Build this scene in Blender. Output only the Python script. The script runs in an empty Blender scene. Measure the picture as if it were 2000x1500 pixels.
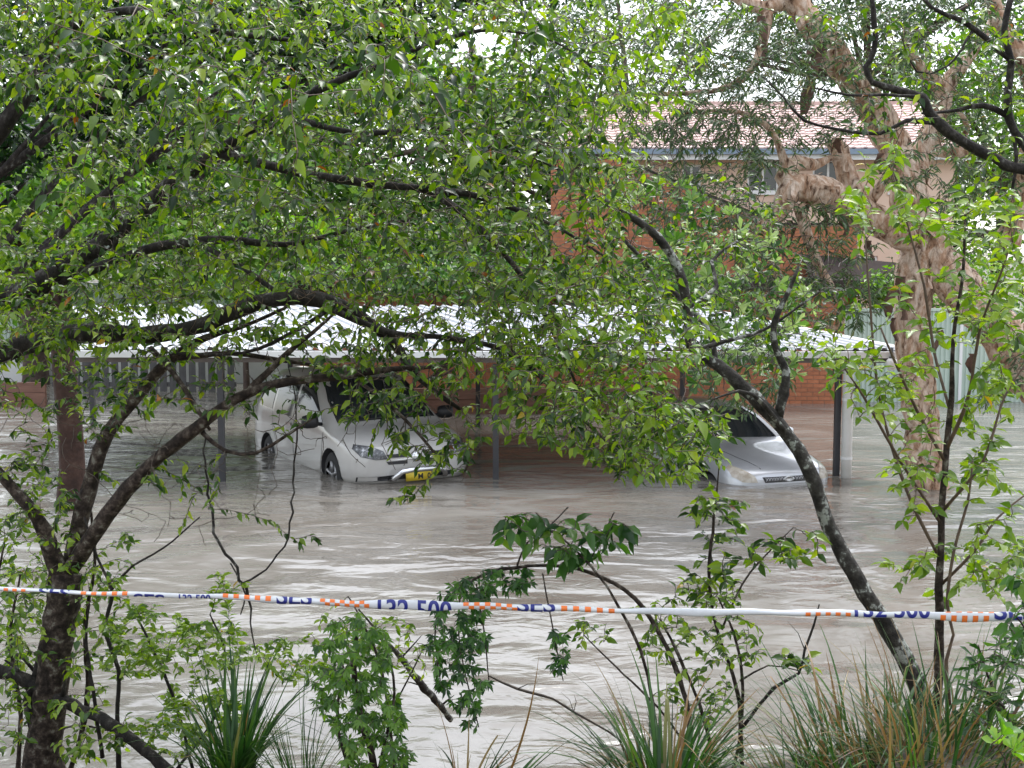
import bpy, bmesh, math, random
import numpy as np
from mathutils import Vector, Matrix, Quaternion
from mathutils.bvhtree import BVHTree

SC = bpy.context.scene
COL = SC.collection
R = math.radians
random.seed(7)
RNG = np.random.default_rng(7)

# ------------------------------------------------------------------ camera
F = 2600.0                      # focal length in pixels of the 2000 px wide photograph
CAMZ = 3.0
PITCH = math.atan(250.0 / F)
cam_d = bpy.data.cameras.new('camera')
cam = bpy.data.objects.new('camera', cam_d)
COL.objects.link(cam)
cam.location = (0, 0, CAMZ)
cam.rotation_euler = (math.pi / 2 - PITCH, 0, 0)
cam_d.sensor_width = 36.0
cam_d.lens = F / 2000.0 * 36.0
cam_d.clip_start = 0.05
cam_d.clip_end = 2000
SC.camera = cam

# ------------------------------------------------------------------ sky, sun, exposure
SUN_EL, SUN_ROT = R(58), R(20)
world = bpy.data.worlds.new('World')
SC.world = world
world.use_nodes = True
wn = world.node_tree
wn.nodes.clear()
w_out = wn.nodes.new('ShaderNodeOutputWorld')
w_bg = wn.nodes.new('ShaderNodeBackground')
w_sky = wn.nodes.new('ShaderNodeTexSky')
w_sky.sky_type = 'NISHITA'
w_sky.sun_disc = False
w_sky.sun_elevation = SUN_EL
w_sky.sun_rotation = SUN_ROT
w_sky.air_density = 1.0
w_sky.dust_density = 1.0
w_sky.ozone_density = 1.0
w_hs = wn.nodes.new('ShaderNodeHueSaturation')       # overcast: cloud takes most of the blue out
w_hs.inputs['Saturation'].default_value = 0.30
wn.links.new(w_sky.outputs[0], w_hs.inputs['Color'])
# overcast luminance (CIE): the cloud overhead is brighter than the cloud at the horizon, all the way round
w_tc = wn.nodes.new('ShaderNodeTexCoord')
w_sx = wn.nodes.new('ShaderNodeSeparateXYZ')
wn.links.new(w_tc.outputs['Generated'], w_sx.inputs[0])
w_mr = wn.nodes.new('ShaderNodeMapRange')
w_mr.inputs['To Min'].default_value = 0.9
w_mr.inputs['To Max'].default_value = 2.7
wn.links.new(w_sx.outputs['Z'], w_mr.inputs['Value'])
w_mul = wn.nodes.new('ShaderNodeVectorMath'); w_mul.operation = 'SCALE'
wn.links.new(w_hs.outputs[0], w_mul.inputs[0])
wn.links.new(w_mr.outputs[0], w_mul.inputs['Scale'])
wn.links.new(w_mul.outputs[0], w_bg.inputs['Color'])
w_bg.inputs['Strength'].default_value = 0.13
wn.links.new(w_bg.outputs[0], w_out.inputs[0])

sun_d = bpy.data.lights.new('sun', 'SUN')
sun_d.energy = 1.0
sun_d.angle = R(25)
sun_d.color = (1.0, 0.97, 0.93)
sun = bpy.data.objects.new('sun', sun_d)
COL.objects.link(sun)
# towards the sun: azimuth measured as the sky texture does (rotation 0 = +Y), clockwise
sdir = Vector((math.sin(SUN_ROT) * math.cos(SUN_EL), math.cos(SUN_ROT) * math.cos(SUN_EL), math.sin(SUN_EL)))
sun.rotation_euler = sdir.to_track_quat('Z', 'Y').to_euler()
sun.location = (0, 0, 30)

vs = SC.view_settings
vs.view_transform = 'Standard'
vs.look = 'None'
vs.exposure = 1.12
vs.gamma = 1.0
vs.use_curve_mapping = False
SC.cycles.max_bounces = 6
SC.cycles.diffuse_bounces = 3
SC.cycles.glossy_bounces = 3
SC.cycles.transmission_bounces = 4
SC.cycles.transparent_max_bounces = 6
SC.cycles.use_denoising = True
SC.cycles.sample_clamp_indirect = 8.0
SC.cycles.caustics_reflective = False
SC.cycles.caustics_refractive = False


def at(px, py, D):
    """point seen at a photograph pixel, at D metres in front of the camera (along +Y)"""
    a = (px - 1000.0) / F
    b = (750.0 - py) / F
    cy, sy = math.cos(PITCH), math.sin(PITCH)
    dy = cy + b * sy
    dz = -sy + b * cy
    return np.array([a / dy * D, D, CAMZ + dz / dy * D])


def atz(px, py, z=0.0):
    b = (750.0 - py) / F
    cy, sy = math.cos(PITCH), math.sin(PITCH)
    dy = cy + b * sy
    dz = -sy + b * cy
    D = (z - CAMZ) * dy / dz
    return at(px, py, D)


# ------------------------------------------------------------------ materials
def new_mat(name):
    m = bpy.data.materials.new(name)
    m.use_nodes = True
    nt = m.node_tree
    nt.nodes.clear()
    out = nt.nodes.new('ShaderNodeOutputMaterial')
    return m, nt, out


def N(nt, typ, **kw):
    n = nt.nodes.new(typ)
    for k, v in kw.items():
        if k in n.inputs:
            n.inputs[k].default_value = v
        else:
            setattr(n, k, v)
    return n


def ramp(nt, stops, interp='LINEAR'):
    r = nt.nodes.new('ShaderNodeValToRGB')
    r.color_ramp.interpolation = interp
    el = r.color_ramp.elements
    while len(el) < len(stops):
        el.new(0.5)
    for e, (p, c) in zip(el, stops):
        e.position = p
        e.color = (*c, 1) if len(c) == 3 else c
    return r


def coords(nt, scale=(1, 1, 1), kind='Object'):
    tc = nt.nodes.new('ShaderNodeTexCoord')
    mp = nt.nodes.new('ShaderNodeMapping')
    mp.inputs['Scale'].default_value = scale
    nt.links.new(tc.outputs[kind], mp.inputs['Vector'])
    return mp.outputs[0]


def rough_mat(name, stops, scale=8.0, rough=0.6, bump=0.3, bscale=None, stretch=(1, 1, 1), spec=0.5, metallic=0.0,
              dist=0.01, detail=6, coat=0.0, per_object=0.0):
    """noise coloured surface with fine relief"""
    m, nt, out = new_mat(name)
    p = N(nt, 'ShaderNodeBsdfPrincipled', Roughness=rough, Metallic=metallic)
    p.inputs['Specular IOR Level'].default_value = spec
    p.inputs['Coat Weight'].default_value = coat
    v = coords(nt, stretch)
    n1 = N(nt, 'ShaderNodeTexNoise', Scale=scale, Detail=detail, Roughness=0.62)
    nt.links.new(v, n1.inputs['Vector'])
    rp = ramp(nt, stops)
    nt.links.new(n1.outputs['Fac'], rp.inputs[0])
    col = rp.outputs[0]
    if per_object:
        oi = nt.nodes.new('ShaderNodeObjectInfo')
        mr = N(nt, 'ShaderNodeMapRange')
        mr.inputs['To Min'].default_value = 1 - per_object
        mr.inputs['To Max'].default_value = 1 + per_object
        nt.links.new(oi.outputs['Random'], mr.inputs['Value'])
        hs = nt.nodes.new('ShaderNodeHueSaturation')
        nt.links.new(mr.outputs[0], hs.inputs['Value'])
        nt.links.new(col, hs.inputs['Color'])
        col = hs.outputs[0]
    nt.links.new(col, p.inputs['Base Color'])
    if bump:
        n2 = N(nt, 'ShaderNodeTexNoise', Scale=bscale or scale * 3, Detail=5, Roughness=0.6)
        nt.links.new(v, n2.inputs['Vector'])
        b = N(nt, 'ShaderNodeBump', Strength=bump, Distance=dist)
        nt.links.new(n2.outputs['Fac'], b.inputs['Height'])
        nt.links.new(b.outputs[0], p.inputs['Normal'])
    nt.links.new(p.outputs[0], out.inputs[0])
    return m


def leaf_mat(name, stops, rough=0.24, trans=0.35, spec=0.42):
    """wet leaf: every leaf carries its own 'rnd' number, which picks its colour"""
    m, nt, out = new_mat(name)
    at_ = N(nt, 'ShaderNodeAttribute')
    at_.attribute_name = 'rnd'
    rp = ramp(nt, stops)
    nt.links.new(at_.outputs['Fac'], rp.inputs[0])
    p = N(nt, 'ShaderNodeBsdfPrincipled', Roughness=rough)
    p.inputs['Specular IOR Level'].default_value = spec
    nt.links.new(rp.outputs[0], p.inputs['Base Color'])
    hs = N(nt, 'ShaderNodeHueSaturation', Saturation=1.15, Value=1.9)
    nt.links.new(rp.outputs[0], hs.inputs['Color'])
    tr = nt.nodes.new('ShaderNodeBsdfTranslucent')
    nt.links.new(hs.outputs[0], tr.inputs['Color'])
    mx = N(nt, 'ShaderNodeMixShader', Fac=trans)
    nt.links.new(p.outputs[0], mx.inputs[1])
    nt.links.new(tr.outputs[0], mx.inputs[2])
    nt.links.new(mx.outputs[0], out.inputs[0])
    return m


def plain(name, col, rough=0.5, metallic=0.0, coat=0.0, spec=0.5, var=0.12, scale=6.0):
    a = tuple(c * (1 - var) for c in col)
    b = tuple(min(1, c * (1 + var)) for c in col)
    return rough_mat(name, [(0.3, a), (0.7, b)], scale=scale, rough=rough, bump=0.0, metallic=metallic, coat=coat, spec=spec)


M = {}
M['leaf_main'] = leaf_mat('leaf_main', [(0, (.010, .028, .006)), (.35, (.040, .088, .012)), (.65, (.105, .18, .018)),
                                        (.88, (.19, .275, .026)), (.975, (.27, .33, .035)), (.982, (.42, .32, .04)),
                                        (.992, (.36, .15, .035)), (1, (.13, .05, .02))], trans=.4)
M['leaf_bright'] = leaf_mat('leaf_bright', [(0, (.030, .072, .012)), (.3, (.085, .16, .018)), (.6, (.155, .25, .030)), (.9, (.26, .36, .05)),
                                            (.98, (.30, .38, .05)), (1, (.35, .22, .03))], trans=0.4)
M['leaf_rosette'] = leaf_mat('leaf_rosette', [(0, (.022, .06, .014)), (.4, (.06, .13, .025)), (.65, (.15, .25, .065)), (.85, (.27, .37, .13)), (1, (.36, .45, .19))], trans=0.35)
M['leaf_column'] = leaf_mat('leaf_column', [(0, (.022, .065, .012)), (.4, (.07, .16, .022)), (.8, (.14, .26, .035)), (1, (.22, .34, .05))], trans=0.4)
M['leaf_lime'] = leaf_mat('leaf_lime', [(0, (.10, .22, .03)), (.5, (.19, .36, .05)), (1, (.34, .48, .07))], trans=0.4)
M['leaf_vine'] = leaf_mat('leaf_vine', [(0, (.012, .04, .010)), (.5, (.045, .12, .020)), (.9, (.10, .21, .035)), (1, (.2, .28, .05))])
M['leaf_paper'] = leaf_mat('leaf_paper', [(0, (.025, .05, .02)), (.5, (.05, .095, .03)), (.9, (.10, .15, .045)),
                                          (1, (.22, .16, .05))], rough=.35, trans=0.3)
M['leaf_far'] = leaf_mat('leaf_far', [(0, (.025, .065, .018)), (.5, (.06, .135, .03)), (.8, (.13, .23, .045)), (1, (.2, .32, .06))], rough=.4)
M['leaf_far_lime'] = leaf_mat('leaf_far_lime', [(0, (.06, .14, .02)), (.5, (.13, .26, .035)), (1, (.26, .4, .06))], rough=.4)
M['blade'] = leaf_mat('blade', [(0, (.015, .045, .012)), (.45, (.04, .11, .022)), (.7, (.10, .19, .035)),
                                (.78, (.25, .20, .08)), (.9, (.26, .155, .06)), (1, (.11, .055, .03))], rough=.35, trans=.25)

M['bark_dark'] = rough_mat('bark_dark', [(.30, (.010, .009, .008)), (.5, (.026, .022, .019)), (.60, (.05, .044, .038)), (.66, (.15, .15, .135)), (.72, (.05, .045, .04))],
                           scale=26, rough=.8, bump=1.0, bscale=55, dist=.012, stretch=(1, 1, .6), spec=.25)
M['bark_brown'] = rough_mat('bark_brown', [(.36, (.012, .008, .006)), (.48, (.035, .025, .019)), (.58, (.085, .064, .050)), (.66, (.22, .21, .17)), (.72, (.07, .055, .043))],
                            scale=24, rough=.8, bump=1.0, bscale=45, dist=.012, spec=.25)
M['bark_lichen'] = rough_mat('bark_lichen', [(.35, (.016, .014, .012)), (.5, (.045, .040, .034)), (.565, (.085, .08, .07)), (.59, (.30, .31, .28)), (.66, (.36, .37, .33)), (.69, (.07, .065, .06))],
                             scale=16, rough=.8, bump=1.0, bscale=50, dist=.010, spec=.25)


def paperbark_mat():
    m, nt, out = new_mat('bark_paper')
    v = coords(nt, (1.3, 1, .55))
    nd = N(nt, 'ShaderNodeTexNoise', Scale=3.0, Detail=4)
    nt.links.new(v, nd.inputs['Vector'])
    ad = nt.nodes.new('ShaderNodeMixRGB'); ad.blend_type = 'ADD'; ad.inputs[0].default_value = .35
    nt.links.new(v, ad.inputs[1]); nt.links.new(nd.outputs['Color'], ad.inputs[2])
    vo = N(nt, 'ShaderNodeTexVoronoi', Scale=11.0)
    nt.links.new(ad.outputs[0], vo.inputs['Vector'])
    nc = N(nt, 'ShaderNodeTexNoise', Scale=4.5, Detail=9, Roughness=.72, Distortion=1.5)
    nt.links.new(v, nc.inputs['Vector'])
    rp = ramp(nt, [(.28, (.30, .17, .105)), (.42, (.48, .31, .21)), (.52, (.66, .52, .42)), (.62, (.72, .61, .52)), (.75, (.46, .35, .28))])
    nt.links.new(nc.outputs['Fac'], rp.inputs[0])
    n2 = N(nt, 'ShaderNodeTexNoise', Scale=9, Detail=8, Roughness=.65, Distortion=.8)
    nt.links.new(v, n2.inputs['Vector'])
    r2 = ramp(nt, [(.36, (.15, .105, .08)), (.46, (.68, .62, .56)), (.60, (.98, .96, .93))])  # brown bark streaks, with crevice shade painted into the colour
    nt.links.new(n2.outputs['Fac'], r2.inputs[0])
    mx = nt.nodes.new('ShaderNodeMixRGB'); mx.blend_type = 'MULTIPLY'; mx.inputs[0].default_value = 1
    nt.links.new(rp.outputs[0], mx.inputs[1]); nt.links.new(r2.outputs[0], mx.inputs[2])
    p = N(nt, 'ShaderNodeBsdfPrincipled', Roughness=.85); p.inputs['Specular IOR Level'].default_value = .2
    nt.links.new(mx.outputs[0], p.inputs['Base Color'])
    ah = nt.nodes.new('ShaderNodeMath'); ah.operation = 'ADD'
    nt.links.new(vo.outputs['Distance'], ah.inputs[0]); nt.links.new(n2.outputs['Fac'], ah.inputs[1])
    bp = N(nt, 'ShaderNodeBump', Strength=1.0, Distance=.022)
    nt.links.new(ah.outputs[0], bp.inputs['Height']); nt.links.new(bp.outputs[0], p.inputs['Normal'])
    nt.links.new(p.outputs[0], out.inputs[0])
    return m


M['bark_paper'] = paperbark_mat()
M['bark_shed'] = rough_mat('bark_flake', [(.3, (.05, .028, .02)), (.6, (.13, .07, .045)), (.8, (.2, .13, .09))], scale=9, rough=.8, bump=.8, dist=.02)  # dark brown of the hanging bark strips
M['bark_far'] = rough_mat('bark_far', [(.3, (.035, .022, .017)), (.6, (.08, .05, .038)), (.8, (.15, .12, .095))], scale=7, rough=.7, bump=.8, bscale=20, dist=.02)
M['twig'] = rough_mat('twig', [(.3, (.035, .026, .02)), (.7, (.11, .08, .055))], scale=30, rough=.55, bump=0)
M['twig_red'] = rough_mat('twig_red', [(.3, (.06, .035, .025)), (.7, (.15, .10, .06))], scale=30, rough=.55, bump=0)
M['stem_green'] = rough_mat('stem_green', [(.3, (.06, .10, .03)), (.7, (.12, .16, .05))], scale=30, rough=.5, bump=0)

M['brick'] = rough_mat('brick', [(.3, (.33, .11, .05)), (.6, (.45, .17, .08)), (.8, (.52, .23, .12))], scale=6, rough=.75, bump=.3, per_object=.12)
M['mortar'] = rough_mat('mortar', [(.3, (.22, .16, .12)), (.7, (.34, .27, .21))], scale=10, rough=.9, bump=.3)
M['tile'] = rough_mat('tile', [(.3, (.44, .29, .26)), (.6, (.56, .40, .36)), (.8, (.50, .36, .33))], scale=5, rough=.5, bump=.2, per_object=.10)
M['render_peach'] = rough_mat('render_peach', [(.3, (.66, .47, .36)), (.7, (.76, .57, .45))], scale=1.2, rough=.8, bump=.15, bscale=60)
M['fascia_blue'] = plain('fascia_blue', (.20, .26, .33), .4)
M['white_paint'] = plain('white_paint', (.78, .78, .77), .4, var=.04)
M['roof_white'] = rough_mat('roof_white', [(.3, (.46, .47, .49)), (.7, (.60, .61, .63))], scale=1.3, rough=.45, bump=0, spec=.4)
M['glass_dark'] = plain('glass_dark', (.02, .025, .028), .06, spec=.8, var=.3)
M['curtain'] = plain('curtain', (.74, .76, .78), .9)
M['steel_dark'] = plain('steel_dark', (.045, .045, .05), .4)
M['beam_brown'] = plain('beam_brown', (.13, .11, .10), .6)
M['roof_dark'] = plain('roof_dark', (.045, .035, .032), .9, spec=.1)
M['pipe'] = rough_mat('pipe', [(.3, (.58, .57, .53)), (.7, (.70, .69, .66))], scale=3, rough=.35, bump=0)
M['fence_green'] = rough_mat('fence_green', [(.3, (.42, .52, .45)), (.7, (.52, .61, .53))], scale=1.5, rough=.4, bump=0)
M['paling'] = rough_mat('paling', [(.3, (.05, .048, .048)), (.7, (.10, .096, .094))], scale=5, rough=.7, bump=.4, stretch=(3, 3, .4))
M['sleeper'] = rough_mat('sleeper', [(.3, (.12, .055, .035)), (.7, (.22, .11, .075))], scale=4, rough=.6, bump=.5, stretch=(.4, 3, 3))
M['pale_wall'] = rough_mat('pale_wall', [(.3, (.52, .52, .50)), (.7, (.66, .66, .64))], scale=1, rough=.8, bump=.15, bscale=40)
M['mud'] = rough_mat('mud', [(.3, (.05, .038, .026)), (.6, (.10, .078, .055)), (.8, (.14, .115, .08))], scale=4, rough=.65, bump=.9, dist=.04)
M['van_paint'] = rough_mat('van_paint', [(.3, (.44, .425, .40)), (.7, (.51, .495, .47))], scale=2, rough=.28, bump=0, coat=.8)
M['silver_paint'] = rough_mat('silver_paint', [(.3, (.50, .51, .53)), (.7, (.60, .61, .63))], scale=2, rough=.3, bump=0, coat=.7, metallic=.55)
M['black_trim'] = plain('black_trim', (.018, .018, .02), .45)
M['tyre'] = plain('tyre', (.02, .02, .021), .75)
M['rim'] = plain('rim', (.30, .30, .31), .35, metallic=.7)
M['chrome'] = plain('chrome', (.72, .72, .73), .16, metallic=1.0, var=.05)
M['lamp_glass'] = rough_mat('lamp_glass', [(.40, (.025, .025, .028)), (.55, (.14, .145, .15)), (.66, (.6, .61, .63))], scale=16, rough=.1, bump=.6, bscale=40, dist=.01, spec=.8)
M['lamp_amber'] = rough_mat('lamp_amber', [(.35, (.35, .29, .22)), (.6, (.55, .50, .42))], scale=10, rough=.15, bump=.3, spec=.7)
M['plate'] = plain('plate', (.78, .58, .05), .4)
M['ink'] = plain('ink', (.015, .015, .02), .5)
M['tape_white'] = rough_mat('tape_white', [(.3, (.62, .64, .66)), (.7, (.74, .75, .77))], scale=9, rough=.3, bump=.4, bscale=14, dist=.01)
M['tape_orange'] = plain('tape_orange', (.83, .19, .035), .35)
M['tape_blue'] = plain('tape_blue', (.018, .025, .20), .35)


def water_mat():
    m, nt, out = new_mat('flood_water')
    v = coords(nt)
    p = N(nt, 'ShaderNodeBsdfPrincipled', Roughness=.13)
    p.inputs['IOR'].default_value = 1.33
    p.inputs['Specular IOR Level'].default_value = .85
    # silt: slow swirls of slightly different mud load
    n0 = N(nt, 'ShaderNodeTexNoise', Scale=.45, Detail=5, Roughness=.6, Distortion=1.2)
    nt.links.new(v, n0.inputs['Vector'])
    rp = ramp(nt, [(.3, (.145, .128, .106)), (.55, (.205, .188, .163)), (.75, (.27, .255, .232))])
    nt.links.new(n0.outputs['Fac'], rp.inputs[0])
    nt.links.new(rp.outputs[0], p.inputs['Base Color'])
    # ripples: current flowing across, three sizes
    mpa = nt.nodes.new('ShaderNodeMapping'); mpa.inputs['Scale'].default_value = (.62, 1.0, 1)
    mpa.inputs['Rotation'].default_value = (0, 0, R(8))
    nt.links.new(v, mpa.inputs['Vector'])
    a = N(nt, 'ShaderNodeTexNoise', Scale=.9, Detail=2, Roughness=.45, Distortion=.8)
    b = N(nt, 'ShaderNodeTexNoise', Scale=3.6, Detail=3, Roughness=.5, Distortion=.7)
    c = N(nt, 'ShaderNodeTexNoise', Scale=12, Detail=3, Roughness=.5)
    for n in (a, b, c):
        nt.links.new(mpa.outputs[0], n.inputs['Vector'])
    k = N(nt, 'ShaderNodeTexNoise', Scale=.35, Detail=2)       # where the water is rough and where it is slick
    nt.links.new(v, k.inputs['Vector'])
    kr = N(nt, 'ShaderNodeMapRange'); kr.inputs['From Min'].default_value = .35; kr.inputs['From Max'].default_value = .65
    kr.inputs['To Min'].default_value = .25; kr.inputs['To Max'].default_value = 1.0
    nt.links.new(k.outputs['Fac'], kr.inputs['Value'])

    def mul(x, f):
        q = nt.nodes.new('ShaderNodeMath'); q.operation = 'MULTIPLY'
        nt.links.new(x, q.inputs[0])
        if isinstance(f, (int, float)):
            q.inputs[1].default_value = f
        else:
            nt.links.new(f, q.inputs[1])
        return q.outputs[0]

    def add(x, y):
        q = nt.nodes.new('ShaderNodeMath'); q.operation = 'ADD'
        nt.links.new(x, q.inputs[0]); nt.links.new(y, q.inputs[1])
        return q.outputs[0]
    h = add(mul(a.outputs['Fac'], .13), add(mul(mul(b.outputs['Fac'], .045), kr.outputs[0]), mul(mul(c.outputs['Fac'], .007), kr.outputs[0])))
    bp = N(nt, 'ShaderNodeBump', Strength=1.0, Distance=1.0)
    nt.links.new(h, bp.inputs['Height'])
    nt.links.new(bp.outputs[0], p.inputs['Normal'])
    nt.links.new(p.outputs[0], out.inputs[0])
    return m


M['water'] = water_mat()


# ------------------------------------------------------------------ object helpers
def tag(o, label=None, cat=None, group=None, kind=None):
    if label: o['label'] = label
    if cat: o['category'] = cat
    if group: o['group'] = group
    if kind: o['kind'] = kind
    return o


def empty(name, loc, label, cat, group=None):
    o = bpy.data.objects.new(name, None)
    COL.objects.link(o)
    o.location = tuple(loc)
    o.empty_display_size = .2
    return tag(o, label, cat, group)


def abs_loc(o):
    v = Vector((0, 0, 0))
    while o is not None:
        v += o.location
        o = o.parent
    return v


class MB:
    """collects shapes in one mesh"""
    def __init__(self):
        self.v, self.f = [], []

    def add(self, verts, faces):
        o = len(self.v)
        self.v += [tuple(map(float, p)) for p in verts]
        self.f += [tuple(i + o for i in f) for f in faces]

    def box(self, x0, x1, y0, y1, z0, z1):
        self.add([(x0, y0, z0), (x1, y0, z0), (x1, y1, z0), (x0, y1, z0), (x0, y0, z1), (x1, y0, z1), (x1, y1, z1), (x0, y1, z1)],
                 [(0, 3, 2, 1), (4, 5, 6, 7), (0, 1, 5, 4), (1, 2, 6, 5), (2, 3, 7, 6), (3, 0, 4, 7)])

    def tube(self, P, rad, sides=8, wob=0.0, rng=random):
        P = [np.asarray(p, float) for p in P]
        n = len(P)
        ref = None
        rings = []
        for i in range(n):
            t = P[min(i + 1, n - 1)] - P[max(i - 1, 0)]
            t = t / (np.linalg.norm(t) + 1e-9)
            if ref is None:
                ref = np.cross(t, (0.3, 1, 0.2))
                if np.linalg.norm(ref) < .1: ref = np.cross(t, (1, 0, 0))
            ref = ref - t * np.dot(ref, t)
            ref /= np.linalg.norm(ref) + 1e-9
            bi = np.cross(t, ref)
            rings.append([P[i] + (ref * math.cos(2 * math.pi * k / sides) + bi * math.sin(2 * math.pi * k / sides)) *
                          rad[i] * (1 + (rng.uniform(-wob, wob) if wob else 0)) for k in range(sides)])
        verts = [p for r in rings for p in r] + [P[0], P[-1]]
        faces = []
        for i in range(n - 1):
            for k in range(sides):
                k2 = (k + 1) % sides
                faces.append((i * sides + k, i * sides + k2, (i + 1) * sides + k2, (i + 1) * sides + k))
        a, b = n * sides, n * sides + 1
        for k in range(sides):
            faces.append((a, (k + 1) % sides, k))
            faces.append((b, (n - 1) * sides + k, (n - 1) * sides + (k + 1) % sides))
        self.add(verts, faces)

    def mesh(self, name, off=(0, 0, 0), smooth=False):
        me = bpy.data.meshes.new(name)
        ox, oy, oz = off
        me.from_pydata([(x - ox, y - oy, z - oz) for x, y, z in self.v], [], self.f)
        if smooth:
            me.polygons.foreach_set('use_smooth', [True] * len(me.polygons))
        me.update()
        return me

    def build(self, name, mat, parent=None, smooth=False, label=None, world=True, kind=None):
        off = abs_loc(parent) if (parent is not None and world) else (0, 0, 0)
        me = self.mesh(name, off, smooth)
        me.materials.append(mat)
        o = bpy.data.objects.new(name, me)
        COL.objects.link(o)
        o.parent = parent
        return tag(o, label, kind=kind)


def boxp(name, mat, parent, x0, x1, y0, y1, z0, z1, **kw):
    m = MB(); m.box(x0, x1, y0, y1, z0, z1)
    return m.build(name, mat, parent, **kw)


def smooth_path(pts, step=.12):
    """Catmull-Rom through points (x, y, z, r)"""
    P = np.array(pts, float)
    P = np.vstack([2 * P[0] - P[1], P, 2 * P[-1] - P[-2]])
    P[:, 3] = np.abs(P[:, 3])
    out = []
    for i in range(1, len(P) - 2):
        p0, p1, p2, p3 = P[i - 1:i + 3]
        n = max(2, int(np.linalg.norm(p2[:3] - p1[:3]) / step))
        for k in range(n):
            t = k / n
            out.append(.5 * ((2 * p1) + (-p0 + p2) * t + (2 * p0 - 5 * p1 + 4 * p2 - p3) * t * t + (-p0 + 3 * p1 - 3 * p2 + p3) * t ** 3))
    out.append(P[-2])
    return np.array(out)


def trace(pts, D=None):
    """photograph points (px, py, D, width_px) -> path points in metres"""
    r = []
    for q in pts:
        px, py, d, w = q if len(q) == 4 else (q[0], q[1], D, q[2])
        p = at(px, py, d)
        r.append((*p, w * .5 * d / F))
    return r


# ------------------------------------------------------------------ plants
def leaf_template(kind):
    if kind == 'ovate':
        v = [(0, 0, 0), (.34, 0, .0), (.68, 0, -.04), (1, 0, -.16), (.30, .5, .10), (.66, .36, .05), (.30, -.5, .10), (.66, -.36, .05)]
        f = [(0, 1, 4), (4, 1, 2, 5), (5, 2, 3), (0, 6, 1), (1, 6, 7, 2), (7, 3, 2)]
    elif kind == 'obovate':
        v = [(0, 0, 0), (.4, 0, .0), (.75, 0, -.02), (1, 0, -.08), (.4, .28, .05), (.75, .5, .05), (.4, -.28, .05), (.75, -.5, .05)]
        f = [(0, 1, 4), (4, 1, 2, 5), (5, 2, 3), (0, 6, 1), (1, 6, 7, 2), (7, 3, 2)]
    else:   # slim: diamond with a fold
        v = [(0, 0, 0), (.45, .5, .07), (1, 0, -.1), (.45, -.5, .07), (.45, 0, 0)]
        f = [(0, 4, 1), (1, 4, 2), (0, 3, 4), (4, 3, 2)]
    return np.array(v, float), f


TEMPL = {k: leaf_template(k) for k in ('ovate', 'obovate', 'slim')}
LEAF_MESH = {}


def leaf_mesh_shared(kind, mat, k):
    key = (kind, mat.name, k)
    if key not in LEAF_MESH:
        T, Fc = TEMPL[kind]
        me = bpy.data.meshes.new('leaf')
        me.from_pydata([tuple(p) for p in T], [], Fc)
        me.polygons.foreach_set('use_smooth', [True] * len(me.polygons))
        a = me.attributes.new('rnd', 'FLOAT', 'POINT')
        a.data.foreach_set('value', [(k + .5) / 10.0] * len(T))
        me.materials.append(mat)
        LEAF_MESH[key] = me
    return LEAF_MESH[key]


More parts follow.
